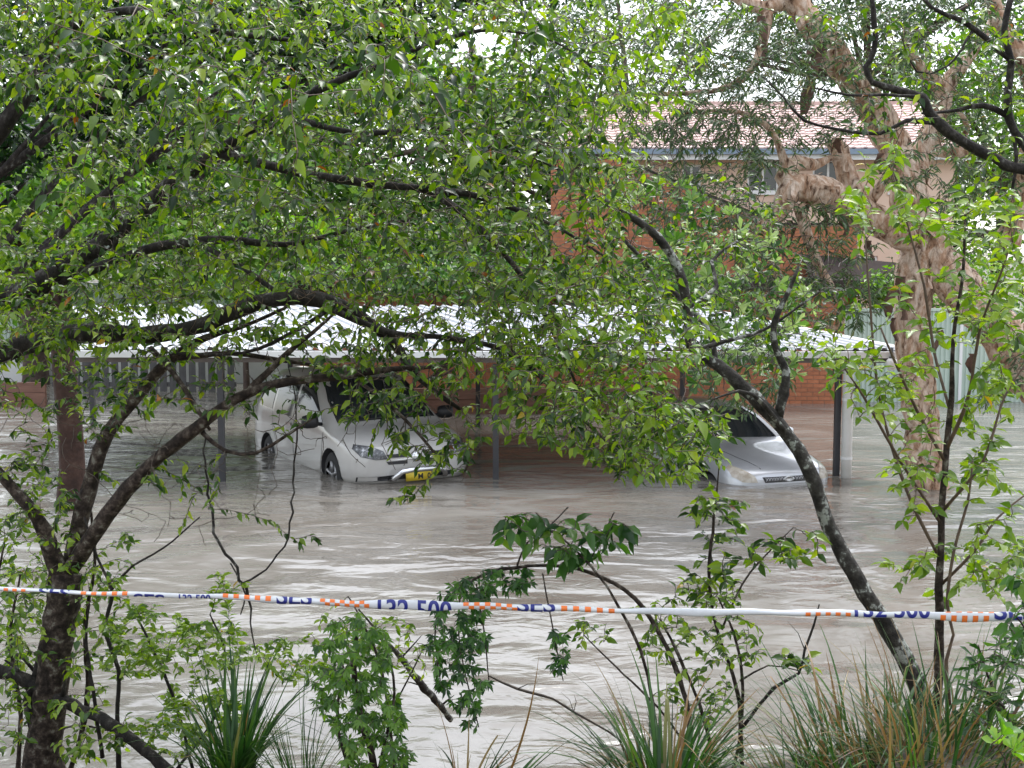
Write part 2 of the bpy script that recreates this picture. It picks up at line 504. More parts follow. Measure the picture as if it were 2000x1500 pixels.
class Leaves:
    def __init__(self):
        self.p, self.d, self.n, self.L, self.W, self.r = [], [], [], [], [], []

    def add(self, p, d, n, L, W, r):
        self.p.append(p); self.d.append(d); self.n.append(n); self.L.append(L); self.W.append(W); self.r.append(r)

    def frames(self):
        p = np.array(self.p); d = np.array(self.d); n = np.array(self.n)
        d /= np.linalg.norm(d, axis=1, keepdims=True) + 1e-9
        s = np.cross(n, d)
        s /= np.linalg.norm(s, axis=1, keepdims=True) + 1e-9
        n = np.cross(d, s)
        return p, d, s, n, np.array(self.L), np.array(self.W), np.array(self.r)

    def build(self, name, kind, mat, parent, n_single=0, as_stuff=True):
        if not self.p:
            return
        p, d, s, n, L, W, r = self.frames()
        off = np.array(abs_loc(parent))
        idx = np.arange(len(p))
        single = np.array([], int)
        if n_single:
            c = p + d * L[:, None] * .5
            px = c[:, 0] / c[:, 1] * F + 1000
            py = 500 - (c[:, 2] - CAMZ) / c[:, 1] * F
            ok = (px > 5) & (px < 1995) & (py > 5) & (py < 1495)
            facing = np.abs(n[:, 1]) * .7 + .3
            score = np.where(ok, L * W * facing / c[:, 1] ** 2, -1)
            single = np.argsort(-score)[:n_single]
            single = single[score[single] > 0]
            idx = np.setdiff1d(idx, single)
        T, Fc = TEMPL[kind]
        if len(idx):
            q = (p[idx, None, :] + d[idx, None, :] * (T[None, :, 0:1] * L[idx, None, None]) + s[idx, None, :] * (T[None, :, 1:2] * W[idx, None, None])
                 + n[idx, None, :] * (T[None, :, 2:3] * L[idx, None, None])) - off
            nv = len(T)
            me = bpy.data.meshes.new(name)
            me.vertices.add(len(idx) * nv)
            me.vertices.foreach_set('co', q.reshape(-1).astype(np.float32))
            sizes = np.array([len(f) for f in Fc])
            flat = np.concatenate([np.array(f) for f in Fc])
            loops = (flat[None, :] + (np.arange(len(idx)) * nv)[:, None]).reshape(-1)
            tot = np.tile(sizes, len(idx))
            start = np.concatenate([[0], np.cumsum(tot)[:-1]])
            me.loops.add(len(loops))
            me.loops.foreach_set('vertex_index', loops.astype(np.int32))
            me.polygons.add(len(tot))
            me.polygons.foreach_set('loop_start', start.astype(np.int32))
            me.polygons.foreach_set('loop_total', tot.astype(np.int32))
            me.polygons.foreach_set('use_smooth', np.ones(len(tot), bool))
            a = me.attributes.new('rnd', 'FLOAT', 'POINT')
            a.data.foreach_set('value', np.repeat(r[idx], nv).astype(np.float32))
            me.update(calc_edges=True)
            me.materials.append(mat)
            o = bpy.data.objects.new(name, me)
            COL.objects.link(o)
            o.parent = parent
            if as_stuff:
                o['kind'] = 'stuff'
        for i in single:
            me = leaf_mesh_shared(kind, mat, int(min(9, r[i] * 10)))
            o = bpy.data.objects.new('leaf', me)
            COL.objects.link(o)
            o.parent = parent
            Mx = Matrix(((d[i][0], s[i][0], n[i][0]), (d[i][1], s[i][1], n[i][1]), (d[i][2], s[i][2], n[i][2])))
            o.rotation_mode = 'QUATERNION'
            o.rotation_quaternion = Mx.to_quaternion()
            o.location = Vector(p[i] - off)
            o.scale = (L[i], W[i], L[i])


def limb(root, pts, mat, name='branch', sides=9, wob=.10, step=.10, jit=.0, rng=random, knob=.12):
    P = smooth_path(pts, step)
    kn = [rng.uniform(-1, 1) for _ in range(len(P) + 4)]
    for i in range(len(P)):
        P[i, 3] *= 1 + knob * (kn[i] + kn[i + 1] + kn[i + 2]) / 1.7
    if jit:
        for i in range(1, len(P) - 1):
            P[i, :3] += np.array([rng.uniform(-1, 1) for _ in range(3)]) * P[i, 3] * jit
    m = MB()
    m.tube(P[:, :3], P[:, 3], sides, wob, rng)
    m.build(name, mat, root, smooth=True)
    return P


def sample_tips(blobs, rng):
    """blob: (px, py, rx, ry, D0, D1, count)"""
    T = []
    for px, py, rx, ry, D0, D1, n in blobs:
        for _ in range(n):
            a = rng.uniform(0, 2 * math.pi); q = math.sqrt(rng.uniform(0, 1))
            T.append(at(px + rx * q * math.cos(a), py + ry * q * math.sin(a), rng.uniform(D0, D1)))
    return np.array(T)


def grow(root, skel, tips, style, leafm, twigm, seed=1, n_single=0, leaf_name='foliage', twig_name='twigs', reach=None):
    """joins every tip to the nearest wood already grown and sets leaves along the end of each twig"""
    rng = random.Random(seed)
    S = skel[:, :3].copy()
    SR = skel[:, 3].copy()
    d0 = np.array([np.min(np.sum((S - t) ** 2, axis=1)) for t in tips])
    order = np.argsort(d0)
    cap = len(S) + len(tips) * 14
    A = np.zeros((cap, 3)); A[:len(S)] = S
    AR = np.zeros(cap); AR[:len(S)] = SR
    n = len(S)
    tw = MB()
    lv = Leaves()
    st = style
    for ti in order:
        tip = tips[ti]
        dd = np.sum((A[:n] - tip) ** 2, axis=1)
        j = int(np.argmin(dd))
        dist = math.sqrt(dd[j])
        if dist < .05:
            continue
        if reach and dist > reach:
            continue
        p0 = A[j].copy()
        k = int(min(12, max(4, dist / .09)))
        mid = (p0 + tip) / 2 + np.array([rng.gauss(0, 1), rng.gauss(0, 1), rng.gauss(0, 1) + st.get('arch', .5)]) * dist * .13
        Q = []
        for i in range(k + 1):
            t = i / k
            q = (1 - t) ** 2 * p0 + 2 * t * (1 - t) * mid + t * t * tip
            if 0 < i < k:
                q = q + np.array([rng.gauss(0, 1) for _ in range(3)]) * .012 * min(1, dist * 2)
            Q.append(q)
        r0 = min(AR[j] * .75, st.get('r', .0024) + .0045 * dist)
        r0 = max(r0, st.get('r', .0024) * .8)
        r1 = st.get('r', .0024) * .6
        rad = [r0 + (r1 - r0) * i / k for i in range(k + 1)]
        tw.tube(Q, rad, 4 if r0 < .006 else 5)
        for i in range(1, k + 1):
            A[n] = Q[i]; AR[n] = rad[i]; n += 1
        # leaves
        zone = st['zone']
        seg = [np.linalg.norm(Q[i + 1] - Q[i]) for i in range(k)]
        tot = sum(seg)
        s = max(0, tot - zone) + rng.uniform(0, .03)
        side = rng.choice((-1, 1))
        up = np.array([0, 0, 1.0])
        mode = st.get('mode', 'alt')
        while s <= tot:
            acc = 0
            for i in range(k):
                if acc + seg[i] >= s or i == k - 1:
                    break
                acc += seg[i]
            t = (Q[i + 1] - Q[i]) / (seg[i] + 1e-9)
            pos = Q[i] + t * (s - acc)
            h = np.cross(t, up)
            if np.linalg.norm(h) < .25:
                h = np.array([rng.gauss(0, 1), rng.gauss(0, 1), 0])
            h /= np.linalg.norm(h) + 1e-9
            reps = (1,)
            if mode == 'pair': reps = (1, -1)
            if mode == 'rosette' or mode == 'palm':
                reps = range(st.get('n', 6))
            base_r = rng.uniform(*st.get('rnd', (0, 1)))
            ang0 = rng.uniform(0, 6.28)
            for q in reps:
                L = rng.uniform(*st['L'])
                g = np.array([rng.gauss(0, 1), rng.gauss(0, 1), rng.gauss(0, 1)])
                if mode == 'rosette':
                    b = np.cross(t, h)
                    an = ang0 + q * 2.4
                    dirv = t * rng.uniform(.3, .9) + (h * math.cos(an) + b * math.sin(an)) * .8 + up * st.get('lift', .1) + g * .12
                    nr = t + g * .25
                elif mode == 'palm':
                    an = (q - (st['n'] - 1) / 2) * .62
                    side_v = h * side
                    fwd = side_v * .75 + t * .3 - up * st.get('droop', .5)
                    fwd /= np.linalg.norm(fwd)
                    nrm = up + np.array([0, -.9, 0]) + np.array([math.cos(ang0), math.sin(ang0), 0]) * .4
                    acr = np.cross(nrm, fwd); acr /= np.linalg.norm(acr) + 1e-9
                    dirv = fwd * math.cos(an) + acr * math.sin(an) + g * .08
                    nr = nrm + g * .15
                    L *= 1 - .12 * abs(q - (st['n'] - 1) / 2)
                else:
                    sg = side * q
                    dirv = t * .6 + h * sg * .8 - up * (st.get('droop', .5) * rng.uniform(.3, 1.4)) + g * .28
                    nr = up * .8 + g * .55 + np.array([0, -.35, 0])
                rv = abs(base_r + rng.gauss(0, .08))
                if rv > .965 and rng.random() < .8: rv = rng.uniform(.5, .96)
                lv.add(pos, dirv, nr, L, L * st['w'] * rng.uniform(.8, 1.15), min(.999, rv))
            side = -side
            s += st['gap'] * rng.uniform(.7, 1.35)
    tw.build(twig_name, twigm, root, smooth=True, kind='stuff')
    lv.build(leaf_name, st['shape'], leafm, root, n_single)
    return A[:n], AR[:n]


def far_crown(root, lumps, leafm, count, L, seed, name='crown', w=.55):
    """crown of many leaf-sized faces gathered in uneven clumps; lump: (centre, radii)"""
    rng = np.random.default_rng(seed)
    lv = Leaves()
    P = []
    for c, rad, share in lumps:
        nclump = max(6, int(26 * share))
        cc = rng.normal(size=(nclump, 3)); cc /= np.linalg.norm(cc, axis=1, keepdims=True)
        cc = np.array(c) + cc * np.array(rad) * (rng.uniform(.25, 1, (nclump, 1)) ** .5)
        k = int(count * share)
        which = rng.integers(0, nclump, k)
        spread = np.array(rad) * .30
        P.append(cc[which] + rng.normal(size=(k, 3)) * spread)
    P = np.vstack(P)
    n = len(P)
    d = rng.normal(size=(n, 3)); d[:, 2] = d[:, 2] * .5 - .5
    nn = rng.normal(size=(n, 3)) * .7 + np.array([0, -.4, .8])
    lv.p = list(P); lv.d = list(d); lv.n = list(nn)
    LL = rng.uniform(L * .7, L * 1.3, n)
    lv.L = list(LL); lv.W = list(LL * w); lv.r = list(rng.uniform(0, 1, n))
    lv.build(name, 'slim', leafm, root)

#==PART2==
# ================================================================== the setting
def ground_h(x, y):
    """flooded low ground with a bank rising to where the photographer stands"""
    bank = .37 * (7.35 - y) + .05 * math.sin(x * 1.7 + y) + .035 * math.sin(x * 4.1 - y * 2.3)
    bank += .26 * math.exp(-((x - 1.75) / .75) ** 2 - ((y - 5.6) / .9) ** 2)
    bank = min(bank, 1.45 + .03 * math.sin(x * 2) * math.sin(y * 3))
    far = -.7
    if y > 29: far = min(.5, -.7 + (y - 29) * .25)
    return max(bank, far, -.7)


def axis(lo, hi, fine_lo, fine_hi, fine, coarse):
    a = list(np.arange(lo, fine_lo, coarse)) + list(np.arange(fine_lo, fine_hi, fine)) + list(np.arange(fine_hi, hi + coarse, coarse))
    return a


gx = [-400, -200, -100, -60] + list(np.arange(-40, -8, 4)) + list(np.arange(-8, 8, .2)) + list(np.arange(8, 40, 4)) + [60, 100, 200, 400]
gy = [-60, -30, -15, -8] + list(np.arange(-4, 10, .2)) + list(np.arange(10, 40, 2)) + [45, 60, 100, 200, 400, 900]
g = MB()
g.v = [(x, y, ground_h(x, y) if y < 60 else .5) for y in gy for x in gx]
nx = len(gx)
g.f = [(j * nx + i, j * nx + i + 1, (j + 1) * nx + i + 1, (j + 1) * nx + i) for j in range(len(gy) - 1) for i in range(nx - 1)]
tag(g.build('ground', M['mud'], smooth=True), kind='structure')

w = MB()
wx = list(np.linspace(-60, 60, 25)); wy = list(np.linspace(1.0, 33.0, 17))
w.v = [(x, y, 0) for y in wy for x in wx]
w.f = [(j * 25 + i, j * 25 + i + 1, (j + 1) * 25 + i + 1, (j + 1) * 25 + i) for j in range(16) for i in range(24)]
tag(w.build('flood_water', M['water'], smooth=True), kind='structure')

# ------------------------------------------------------------------ brick laying
BRICK = {}


def brick_mesh(w_, h_=.076, d_=.11):
    key = round(w_, 3)
    if key not in BRICK:
        m = MB(); m.box(0, w_, 0, d_, 0, h_)
        me = m.mesh('brick'); me.materials.append(M['brick'])
        BRICK[key] = me
    return BRICK[key]


def brick_wall(root, x0, x1, y, z0, top, show, n_show=300, name='brick_courses', holes=()):
    """stretcher bond facing the camera; bricks inside the 'show' boxes (photo pixels) are objects of their own"""
    rest = MB(); n = 0
    off = abs_loc(root)
    row = 0
    z = z0
    rs = random.Random(3)
    while z < 9:
        x = x0 - (.12 if row % 2 else 0)
        any_ = False
        while x < x1:
            a, b = max(x, x0), min(x + .23, x1)
            if b - a > .04 and z + .076 <= min(top(a), top(b)) and not any(h[0] < b and h[1] > a and h[2] < z + .08 and h[3] > z for h in holes):
                any_ = True
                px = (a + b) / 2 / y * F + 1000; py = 500 - (z + .04 - CAMZ) / y * F
                yy = y + rs.uniform(-.004, .004)
                if n < n_show and any(s[0] < px < s[2] and s[1] < py < s[3] for s in show):
                    o = bpy.data.objects.new('brick', brick_mesh(b - a)); COL.objects.link(o)
                    o.parent = root
                    o.location = (a - off.x, yy - off.y, z - off.z); n += 1
                else:
                    rest.box(a, b, yy, yy + .11, z, z + .076)
            x += .24
        z += .086; row += 1
        if not any_ and row > 4:
            break
    rest.build(name, M['brick'], root, kind='stuff')
    mw = MB()
    xs = np.linspace(x0, x1, 40)
    vv = [(x, yv, zz) for x in xs for yv in (y + .012, y + .25) for zz in (z0 - .6, top(x) - .01)]
    ff = []
    for i in range(39):
        a, b = i * 4, i * 4 + 4
        ff += [(a, b, b + 1, a + 1), (a + 2, a + 3, b + 3, b + 2), (a + 1, b + 1, b + 3, a + 3)]
    mw.add(vv, ff)
    return mw


# ------------------------------------------------------------------ brick garages behind the carport
GD = 27.0
garage = empty('brick_garage', (1.0, GD, 0), 'low orange brick garage block with a dark flat roof behind the carport', 'garage')
mw = brick_wall(garage, -4.3, 6.75, GD, -.1, lambda x: 2.3, [(1455, 560, 1665, 700), (1530, 690, 1660, 790), (590, 680, 830, 735)])
mw.build('wall', M['mortar'], garage)
boxp('roof', M['roof_dark'], garage, -4.5, 6.95, GD - .35, GD + 4.5, 2.33, 2.52)
boxp('side_wall', M['brick'], garage, 6.5, 6.74, GD + .26, GD + 4.2, -.6, 2.29)

# ------------------------------------------------------------------ two-storey house
HD = 34.0
house = empty('two_storey_house', (6.0, HD, .5), 'two-storey house with peach walls, white windows and pale pink tiled roof', 'house')
HX0, HX1 = 1.6, 11.2
EAVE = 3 + 195 * HD / F
wm = MB()
wins = [(4.35, 4.75, 3.72, 5.02), (5.95, 6.75, 4.60, 5.42), (7.6, 8.4, 4.60, 5.42), (9.55, 10.35, 4.60, 5.42), (8.72, 9.3, 2.05, 3.0)]
wins[0] = (4.30, 4.78, 4.60, 5.30)
# wall cut up round its window openings
xs = sorted({HX0, HX1, *[v for q in wins for v in q[:2]]})
zs = sorted({.2, EAVE, *[v for q in wins for v in q[2:]]})
for i in range(len(xs) - 1):
    for j in range(len(zs) - 1):
        cx, cz = (xs[i] + xs[i + 1]) / 2, (zs[j] + zs[j + 1]) / 2
        if not any(q[0] < cx < q[1] and q[2] < cz < q[3] for q in wins):
            wm.box(xs[i], xs[i + 1], HD, HD + .2, zs[j], zs[j + 1])
wm.build('wall', M['render_peach'], house)
boxp('side_wall', M['render_peach'], house, HX0, HX0 + .2, HD + .2, HD + 7, .2, EAVE)
boxp('side_wall', M['render_peach'], house, HX1 - .2, HX1, HD + .2, HD + 7, .2, EAVE)
for (a, b, c, d) in wins:
    wf = MB()
    t = .055
    wf.box(a, b, HD + .05, HD + .11, c, c + t); wf.box(a, b, HD + .05, HD + .11, d - t, d)
    wf.box(a, a + t, HD + .05, HD + .11, c + t, d - t); wf.box(b - t, b, HD + .05, HD + .11, c + t, d - t)
    wf.box((a + b) / 2 - t / 2, (a + b) / 2 + t / 2, HD + .05, HD + .11, c + t, d - t)
    win = wf.build('window', M['white_paint'], house)
    for u, v in ((a + t, (a + b) / 2 - t / 2), ((a + b) / 2 + t / 2, b - t)):
        boxp('pane', M['glass_dark'], win, u, v, HD + .075, HD + .085, c + t, d - t)
    boxp('sill', M['white_paint'], win, a - .05, b + .05, HD - .06, HD + .05, c - .06, c - .003)
    cu = MB()
    n = 14
    for (u, v) in ((a + .03, a + (b - a) * .36), (b - (b - a) * .14, b - .03)):
        q = [(u + (v - u) * i / n, HD + .16 + .02 * math.sin(i * 2.1)) for i in range(n + 1)]
        cu.add([(x, y, z) for x, y in q for z in (c, d)], [(2 * i, 2 * i + 2, 2 * i + 3, 2 * i + 1) for i in range(n)])
    cu.build('curtain', M['curtain'], win, smooth=True)
    boxp('room_back', M['roof_dark'], win, a - .4, b + .4, HD + 1.2, HD + 1.25, c - .3, d + .2)
rf = MB()
RY0, RY1, RZ0, RZ1 = HD - .55, HD + 4.6, EAVE + .10, EAVE + 1.75
rf.add([(HX0 - .4, RY0, RZ0 - .05), (HX1 + .4, RY0, RZ0 - .05), (HX1 + .4, RY1, RZ1 - .05), (HX0 - .4, RY1, RZ1 - .05),
        (HX0 - .4, HD + 9.5, RZ0 - .05), (HX1 + .4, HD + 9.5, RZ0 - .05)],
       [(0, 1, 2, 3), (3, 2, 5, 4), (0, 3, 4), (1, 5, 2)])
roof = rf.build('roof', M['tile'], house)
boxp('fascia', M['white_paint'], house, HX0 - .35, HX1 + .35, RY0 - .02, RY0 + .04, EAVE - .17, EAVE + .02)
boxp('gutter', M['fascia_blue'], house, HX0 - .42, HX1 + .42, RY0 - .14, RY0 - .021, EAVE - .04, EAVE + .09)
boxp('soffit', M['white_paint'], house, HX0 - .3, HX1 + .3, RY0 + .05, HD - .003, EAVE - .12, EAVE - .08)
# tiles: one shared shape, laid in courses
tm = MB()
TW, TL = .30, .36
prof = [(0, 0), (.04, .030), (.10, .030), (.15, .008), (.24, .008), (.28, .02), (.295, .0)]
sl = math.atan2(RZ1 - RZ0, RY1 - RY0)
for (a, za), (b, zb) in zip(prof[:-1], prof[1:]):
    tm.add([(a, 0, za + .03), (b, 0, zb + .03), (b, TL, zb), (a, TL, za), (a, 0, za - .01), (b, 0, zb - .01)], [(0, 1, 2, 3), (4, 5, 1, 0)])
tile_me = tm.mesh('tile', smooth=False); tile_me.materials.append(M['tile'])
rest = MB(); nt_ = 0
off = abs_loc(roof)
cs, sn = math.cos(sl), math.sin(sl)
slope = math.hypot(RY1 - RY0, RZ1 - RZ0)
hl = abs_loc(house)
for r_ in range(int(slope / .31)):
    y = RY0 + r_ * .31 * cs; z = RZ0 + r_ * .31 * sn
    x = HX0 - .4
    while x < HX1 + .1:
        px = x / y * F + 1000; py = 500 - (z - CAMZ) / y * F
        if nt_ < 300 and 1240 < px < 1620:
            o = bpy.data.objects.new('tile', tile_me); COL.objects.link(o); o.parent = roof
            o.location = (x - hl.x, y - hl.y, z - hl.z); o.rotation_euler = (sl, 0, 0); nt_ += 1
        else:
            rest.add([(x + vx, y + vy * cs - vz * sn, z + vy * sn + vz * cs) for vx, vy, vz in tm.v], tm.f)
        x += TW
rest.build('tile_courses', M['tile'], roof, kind='stuff')
boxp('ridge', M['tile'], roof, HX0 - .4, HX1 + .4, RY1 - .1, RY1 + .1, RZ1 - .02, RZ1 + .09)

# brick wing in front of the house, its parapet stepping down to the right
BD = 31.0
wing = empty('brick_wing', (4.0, BD, .3), 'orange brick wing with a sloping parapet in front of the peach house', 'building')


def wing_top(x):
    yy = float(np.interp(x, [0, 2.3, 6.2, 9], [308, 308, 440, 440]))
    return 3 + (500 - yy) * BD / F


mw = brick_wall(wing, .9, 8.0, BD, .25, wing_top, [(1185, 300, 1420, 500)])
mw.build('wall', M['mortar'], wing)
cp = MB()
xs_ = np.linspace(.9, 8.0, 60)
vv = []
for x in xs_:
    z = wing_top(x)
    vv += [(x, BD - .04, z), (x, BD + .3, z), (x, BD + .3, z + .05), (x, BD - .04, z + .05)]
ff = []
for i in range(59):
    a = 4 * i; b = a + 4
    ff += [(a, b, b + 3, a + 3), (a + 3, b + 3, b + 2, a + 2), (a + 1, a + 2, b + 2, b + 1), (a, a + 1, b + 1, b)]
cp.add(vv, ff)
cp.build('coping', M['roof_dark'], wing)
boxp('side_wall', M['brick'], wing, 7.75, 7.99, BD + .26, HD - .02, .2, 3.4)
# lean-to roof under the wing
lr = MB()
lr.add([(6.7, BD - 1.6, 2.15), (8.9, BD - 1.6, 2.15), (8.9, BD - .05, 2.75), (6.7, BD - .05, 2.95), (6.7, BD - 1.6, 2.25), (8.9, BD - 1.6, 2.25), (8.9, BD - .05, 2.85), (6.7, BD - .05, 3.05)],
       [(0, 3, 2, 1), (4, 5, 6, 7), (0, 1, 5, 4), (1, 2, 6, 5), (3, 0, 4, 7), (2, 3, 7, 6)])
lr.build('lean_to_roof', M['roof_dark'], wing)

# ------------------------------------------------------------------ ribbed steel fences
def rib_sheet(width, h, rib=.095, dep=.028):
    m = MB(); xs = []; x = 0
    while x < width - 1e-6:
        for dx, yy in ((0, 0), (.03, 0), (.045, dep), (.08, dep)):
            if x + dx < width: xs.append((x + dx, yy))
        x += rib
    xs.append((width, 0))
    m.add([(a, b, z) for a, b in xs for z in (0, h)], [(2 * i, 2 * i + 2, 2 * i + 3, 2 * i + 1) for i in range(len(xs) - 1)])
    return m


def steel_fence(x0, x1, y, z0, z1, label, name='steel_fence', yend=None):
    f = empty(name, ((x0 + x1) / 2, y, z0), label, 'fence')
    n = max(1, round((x1 - x0) / 2.35)); wd = (x1 - x0) / n
    yend = y if yend is None else yend
    ang = math.atan2(yend - y, x1 - x0)
    sm = rib_sheet(wd - .05, z1 - z0 - .1)
    me = sm.mesh('sheet'); me.materials.append(M['fence_green'])
    pm = MB(); pm.box(-.03, .03, -.02, .05, 0, z1 - z0 + .01); pme = pm.mesh('post'); pme.materials.append(M['white_paint'])
    rm = MB(); rm.box(0, wd, -.025, .055, 0, .05); rme = rm.mesh('rail'); rme.materials.append(M['fence_green'])
    l = abs_loc(f)
    for i in range(n + 1):
        X = x0 + i * wd; Y = y + (yend - y) * (X - x0) / (x1 - x0)
        items = [('post', pme, 0, 0)]
        if i < n: items += [('sheet', me, .025, .05), ('rail', rme, 0, z1 - z0 - .05)]
        for nm, ms, dx, dz in items:
            o = bpy.data.objects.new(nm, ms); COL.objects.link(o); o.parent = f
            o.location = (X + dx - l.x, Y - l.y, z0 + dz - l.z); o.rotation_euler.z = ang
    return f


steel_fence(6.8, 16.5, 27.3, -.5, 3 - 102 * 27.3 / F, 'pale green ribbed steel fence running right from the brick garage')
steel_fence(-13.0, -5.6, 33.0, .3, 3 - 52 * 33 / F, 'pale green ribbed steel fence behind the left end of the carport')

# ------------------------------------------------------------------ far left: pale wall, dark palings, sleeper wall
lw = empty('garden_wall', (-9, 31.5, -.4), 'long pale rendered garden wall behind the white van', 'wall')
boxp('wall', M['pale_wall'], lw, -14, -5.3, 31.5, 31.7, -.5, .62)
boxp('coping', M['white_paint'], lw, -14.05, -5.25, 31.46, 31.74, .623, .69)
pf = empty('paling_fence', (-8, 29.5, -.4), 'dark grey paling fence with open gaps left of the white van', 'fence')
pm = MB(); pm.box(0, .15, 0, .025, 0, 1.72); pme = pm.mesh('paling'); pme.materials.append(M['paling'])
x = -10.2
l = abs_loc(pf)
while x < -6.25:
    o = bpy.data.objects.new('paling', pme); COL.objects.link(o); o.parent = pf
    o.location = (x - l.x, 0, random.uniform(-.02, .02)); x += .215
boxp('rail', M['paling'], pf, -10.25, -6.15, 29.526, 29.58, .1, .2)
boxp('rail', M['paling'], pf, -10.25, -6.15, 29.526, 29.58, .95, 1.05)
for lab, xa, xb, yy in (('low red-brown timber sleeper wall standing in the flood under the carport', -2.6, 3.4, 25.2),
                        ('low red-brown timber sleeper wall behind the straight brown trunk', -15.5, -9.3, 26.4)):
  sw = empty('sleeper_wall', ((xa + xb) / 2, yy, -.5), lab, 'wall')
  for k in range(3):
    xx = xa + (k % 2) * .9
    while xx < xb - .2:
        e = min(xx + 2.35, xb)
        boxp('sleeper', M['sleeper'], sw, xx, e - .012, yy + random.uniform(-.01, .01), yy + .1, -.12 + k * .205, .08 + k * .205)
        xx += 2.36

# ------------------------------------------------------------------ carport
cpt = empty('carport', (0, 18, -.6), 'long white sheet-roofed carport on dark steel posts over the flooded cars', 'carport')
CL = np.array([-5.7, 17.42, 1.78]); CR = np.array([5.30, 18.05, 1.72])
SD = np.array([-2.15, 5.8, .36])                       # from the gutter up to the back edge
nS = 14
u = (CR - CL) / nS
up = np.cross(u / np.linalg.norm(u), SD / np.linalg.norm(SD))
sh = MB()
uw = np.linalg.norm(u); ud = u / uw
K = 4
for i in range(K):
    base = i / K * uw; pw = uw / K
    pts = [(base, 0), (base + pw * .55, 0), (base + pw * .63, .035), (base + pw * .92, .035), (base + pw, 0)]
    for (a, ha), (b, hb) in zip(pts[:-1], pts[1:]):
        p = [ud * a + up * ha, ud * b + up * hb]
        sh.add([p[0], p[1], p[1] + SD, p[0] + SD], [(0, 1, 2, 3)])
sme = sh.mesh('roof_sheet'); sme.materials.append(M['roof_white'])
l = np.array(abs_loc(cpt))
for i in range(nS):
    o = bpy.data.objects.new('roof_sheet', sme); COL.objects.link(o); o.parent = cpt
    o.location = Vector(CL + u * i - l + np.array([0, 0, random.uniform(0, .006)]))


def beam(name, a, b, wdt, hgt, mat, parent):
    """box from a to b, hanging below that line"""
    a = np.array(a, float); b = np.array(b, float)
    t = b - a; t /= np.linalg.norm(t)
    s = np.cross(t, (0, 0, 1)); s /= np.linalg.norm(s); s *= wdt / 2
    h = np.array([0, 0, -hgt])
    m = MB()
    m.add([a - s, a + s, b + s, b - s, a - s + h, a + s + h, b + s + h, b - s + h],
          [(0, 1, 2, 3), (4, 7, 6, 5), (0, 4, 5, 1), (1, 5, 6, 2), (2, 6, 7, 3), (3, 7, 4, 0)])
    return m.build(name, mat, parent)


dn = np.array([0, 0, -.012]); fr = np.array([0, -.05, 0])
beam('gutter', CL + fr + dn, CR + fr + dn, .09, .085, M['white_paint'], cpt)
beam('beam', CL + np.array([0, .06, -.02]), CR + np.array([0, .06, -.02]), .06, .15, M['beam_brown'], cpt)
beam('beam', CL + SD + np.array([0, -.1, -.03]), CR + SD + np.array([0, -.1, -.03]), .06, .2, M['beam_brown'], cpt)
beam('barge_board', CR + np.array([.03, 0, -.0]), CR + SD + np.array([.03, 0, -.0]), .03, .16, M['beam_brown'], cpt)
beam('barge_cap', CR + np.array([.03, 0, .045]), CR + SD + np.array([.03, 0, .045]), .10, .04, M['white_paint'], cpt)
for k in range(9):
    a = CL + (CR - CL) * (k + .5) / 9
    beam('rafter', a + np.array([0, .1, -.02]), a + SD + np.array([0, -.12, -.02]), .05, .12, M['beam_brown'], cpt)
for px in (428, 968, 1640):
    X = None
    for D in np.linspace(16.8, 18.6, 60):
        q = (px - 1000) / F * D
        if abs((CL + (CR - CL) * ((q - CL[0]) / (CR[0] - CL[0])))[1] + .06 - D) < .03: X = (q, D)
    boxp('post', M['steel_dark'], cpt, X[0] - .04, X[0] + .04, X[1] - .04, X[1] + .04, -.6, 1.56)
for X in (-7.4, -3.9, -.6, 3.0):
    boxp('post', M['steel_dark'], cpt, X - .04, X + .04, 23.35 - .04, 23.35 + .04, -.6, 1.86)
lit = Leaves()
for _ in range(420):
    fa, fb = random.random(), random.random() ** 1.5
    q = CL + (CR - CL) * fa + SD * fb + np.array([0, 0, .05])
    lit.add(q, np.array([random.gauss(0, 1), random.gauss(0, 1), .05]), np.array([random.gauss(0, .15), random.gauss(0, .15), 1]), random.uniform(.05, .12), random.uniform(.02, .05), random.uniform(.6, 1))
lit.build('leaf_litter', 'slim', M['blade'], cpt)
px_ = at(1653, 900, 17.92)
dp = MB()
dp.tube([(px_[0], 17.92, -.6), (px_[0], 17.92, .6), (px_[0], 17.92, 1.38), (px_[0] + .01, 17.94, 1.48), (px_[0] + .06, 17.97, 1.55), (px_[0] + .10, 17.99, 1.63)],
        [.072] * 6, 14)
dp.build('downpipe', M['pipe'], cpt, smooth=True)
for zc in (.25, 1.05):
    cl_ = MB()
    cl_.tube([(px_[0], 17.92, zc), (px_[0], 17.92, zc + .035)], [.078, .078], 14)
    cl_.build('pipe_clip', M['white_paint'], cpt)
lamp = empty('ball_lamp', at(1742, 710, 17.9), 'small white ball lamp hanging under the end of the carport', 'lamp')
lb = MB(); c = at(1742, 711, 17.9)
lb.tube([c + np.array([0, 0, z]) for z in (-.085, -.075, -.05, 0, .05, .075, .085)], [.012, .045, .072, .088, .072, .045, .03], 16)
lb.build('globe', M['white_paint'], lamp, smooth=True)
lb = MB(); lb.tube([c + np.array([0, 0, .08]), c + np.array([0, .02, .22])], [.02, .02], 8)
lb.tube([c + np.array([0, .0, .06]), c + np.array([0, .0, .10])], [.04, .04], 12)
lb.build('bracket', M['steel_dark'], lamp, smooth=True)


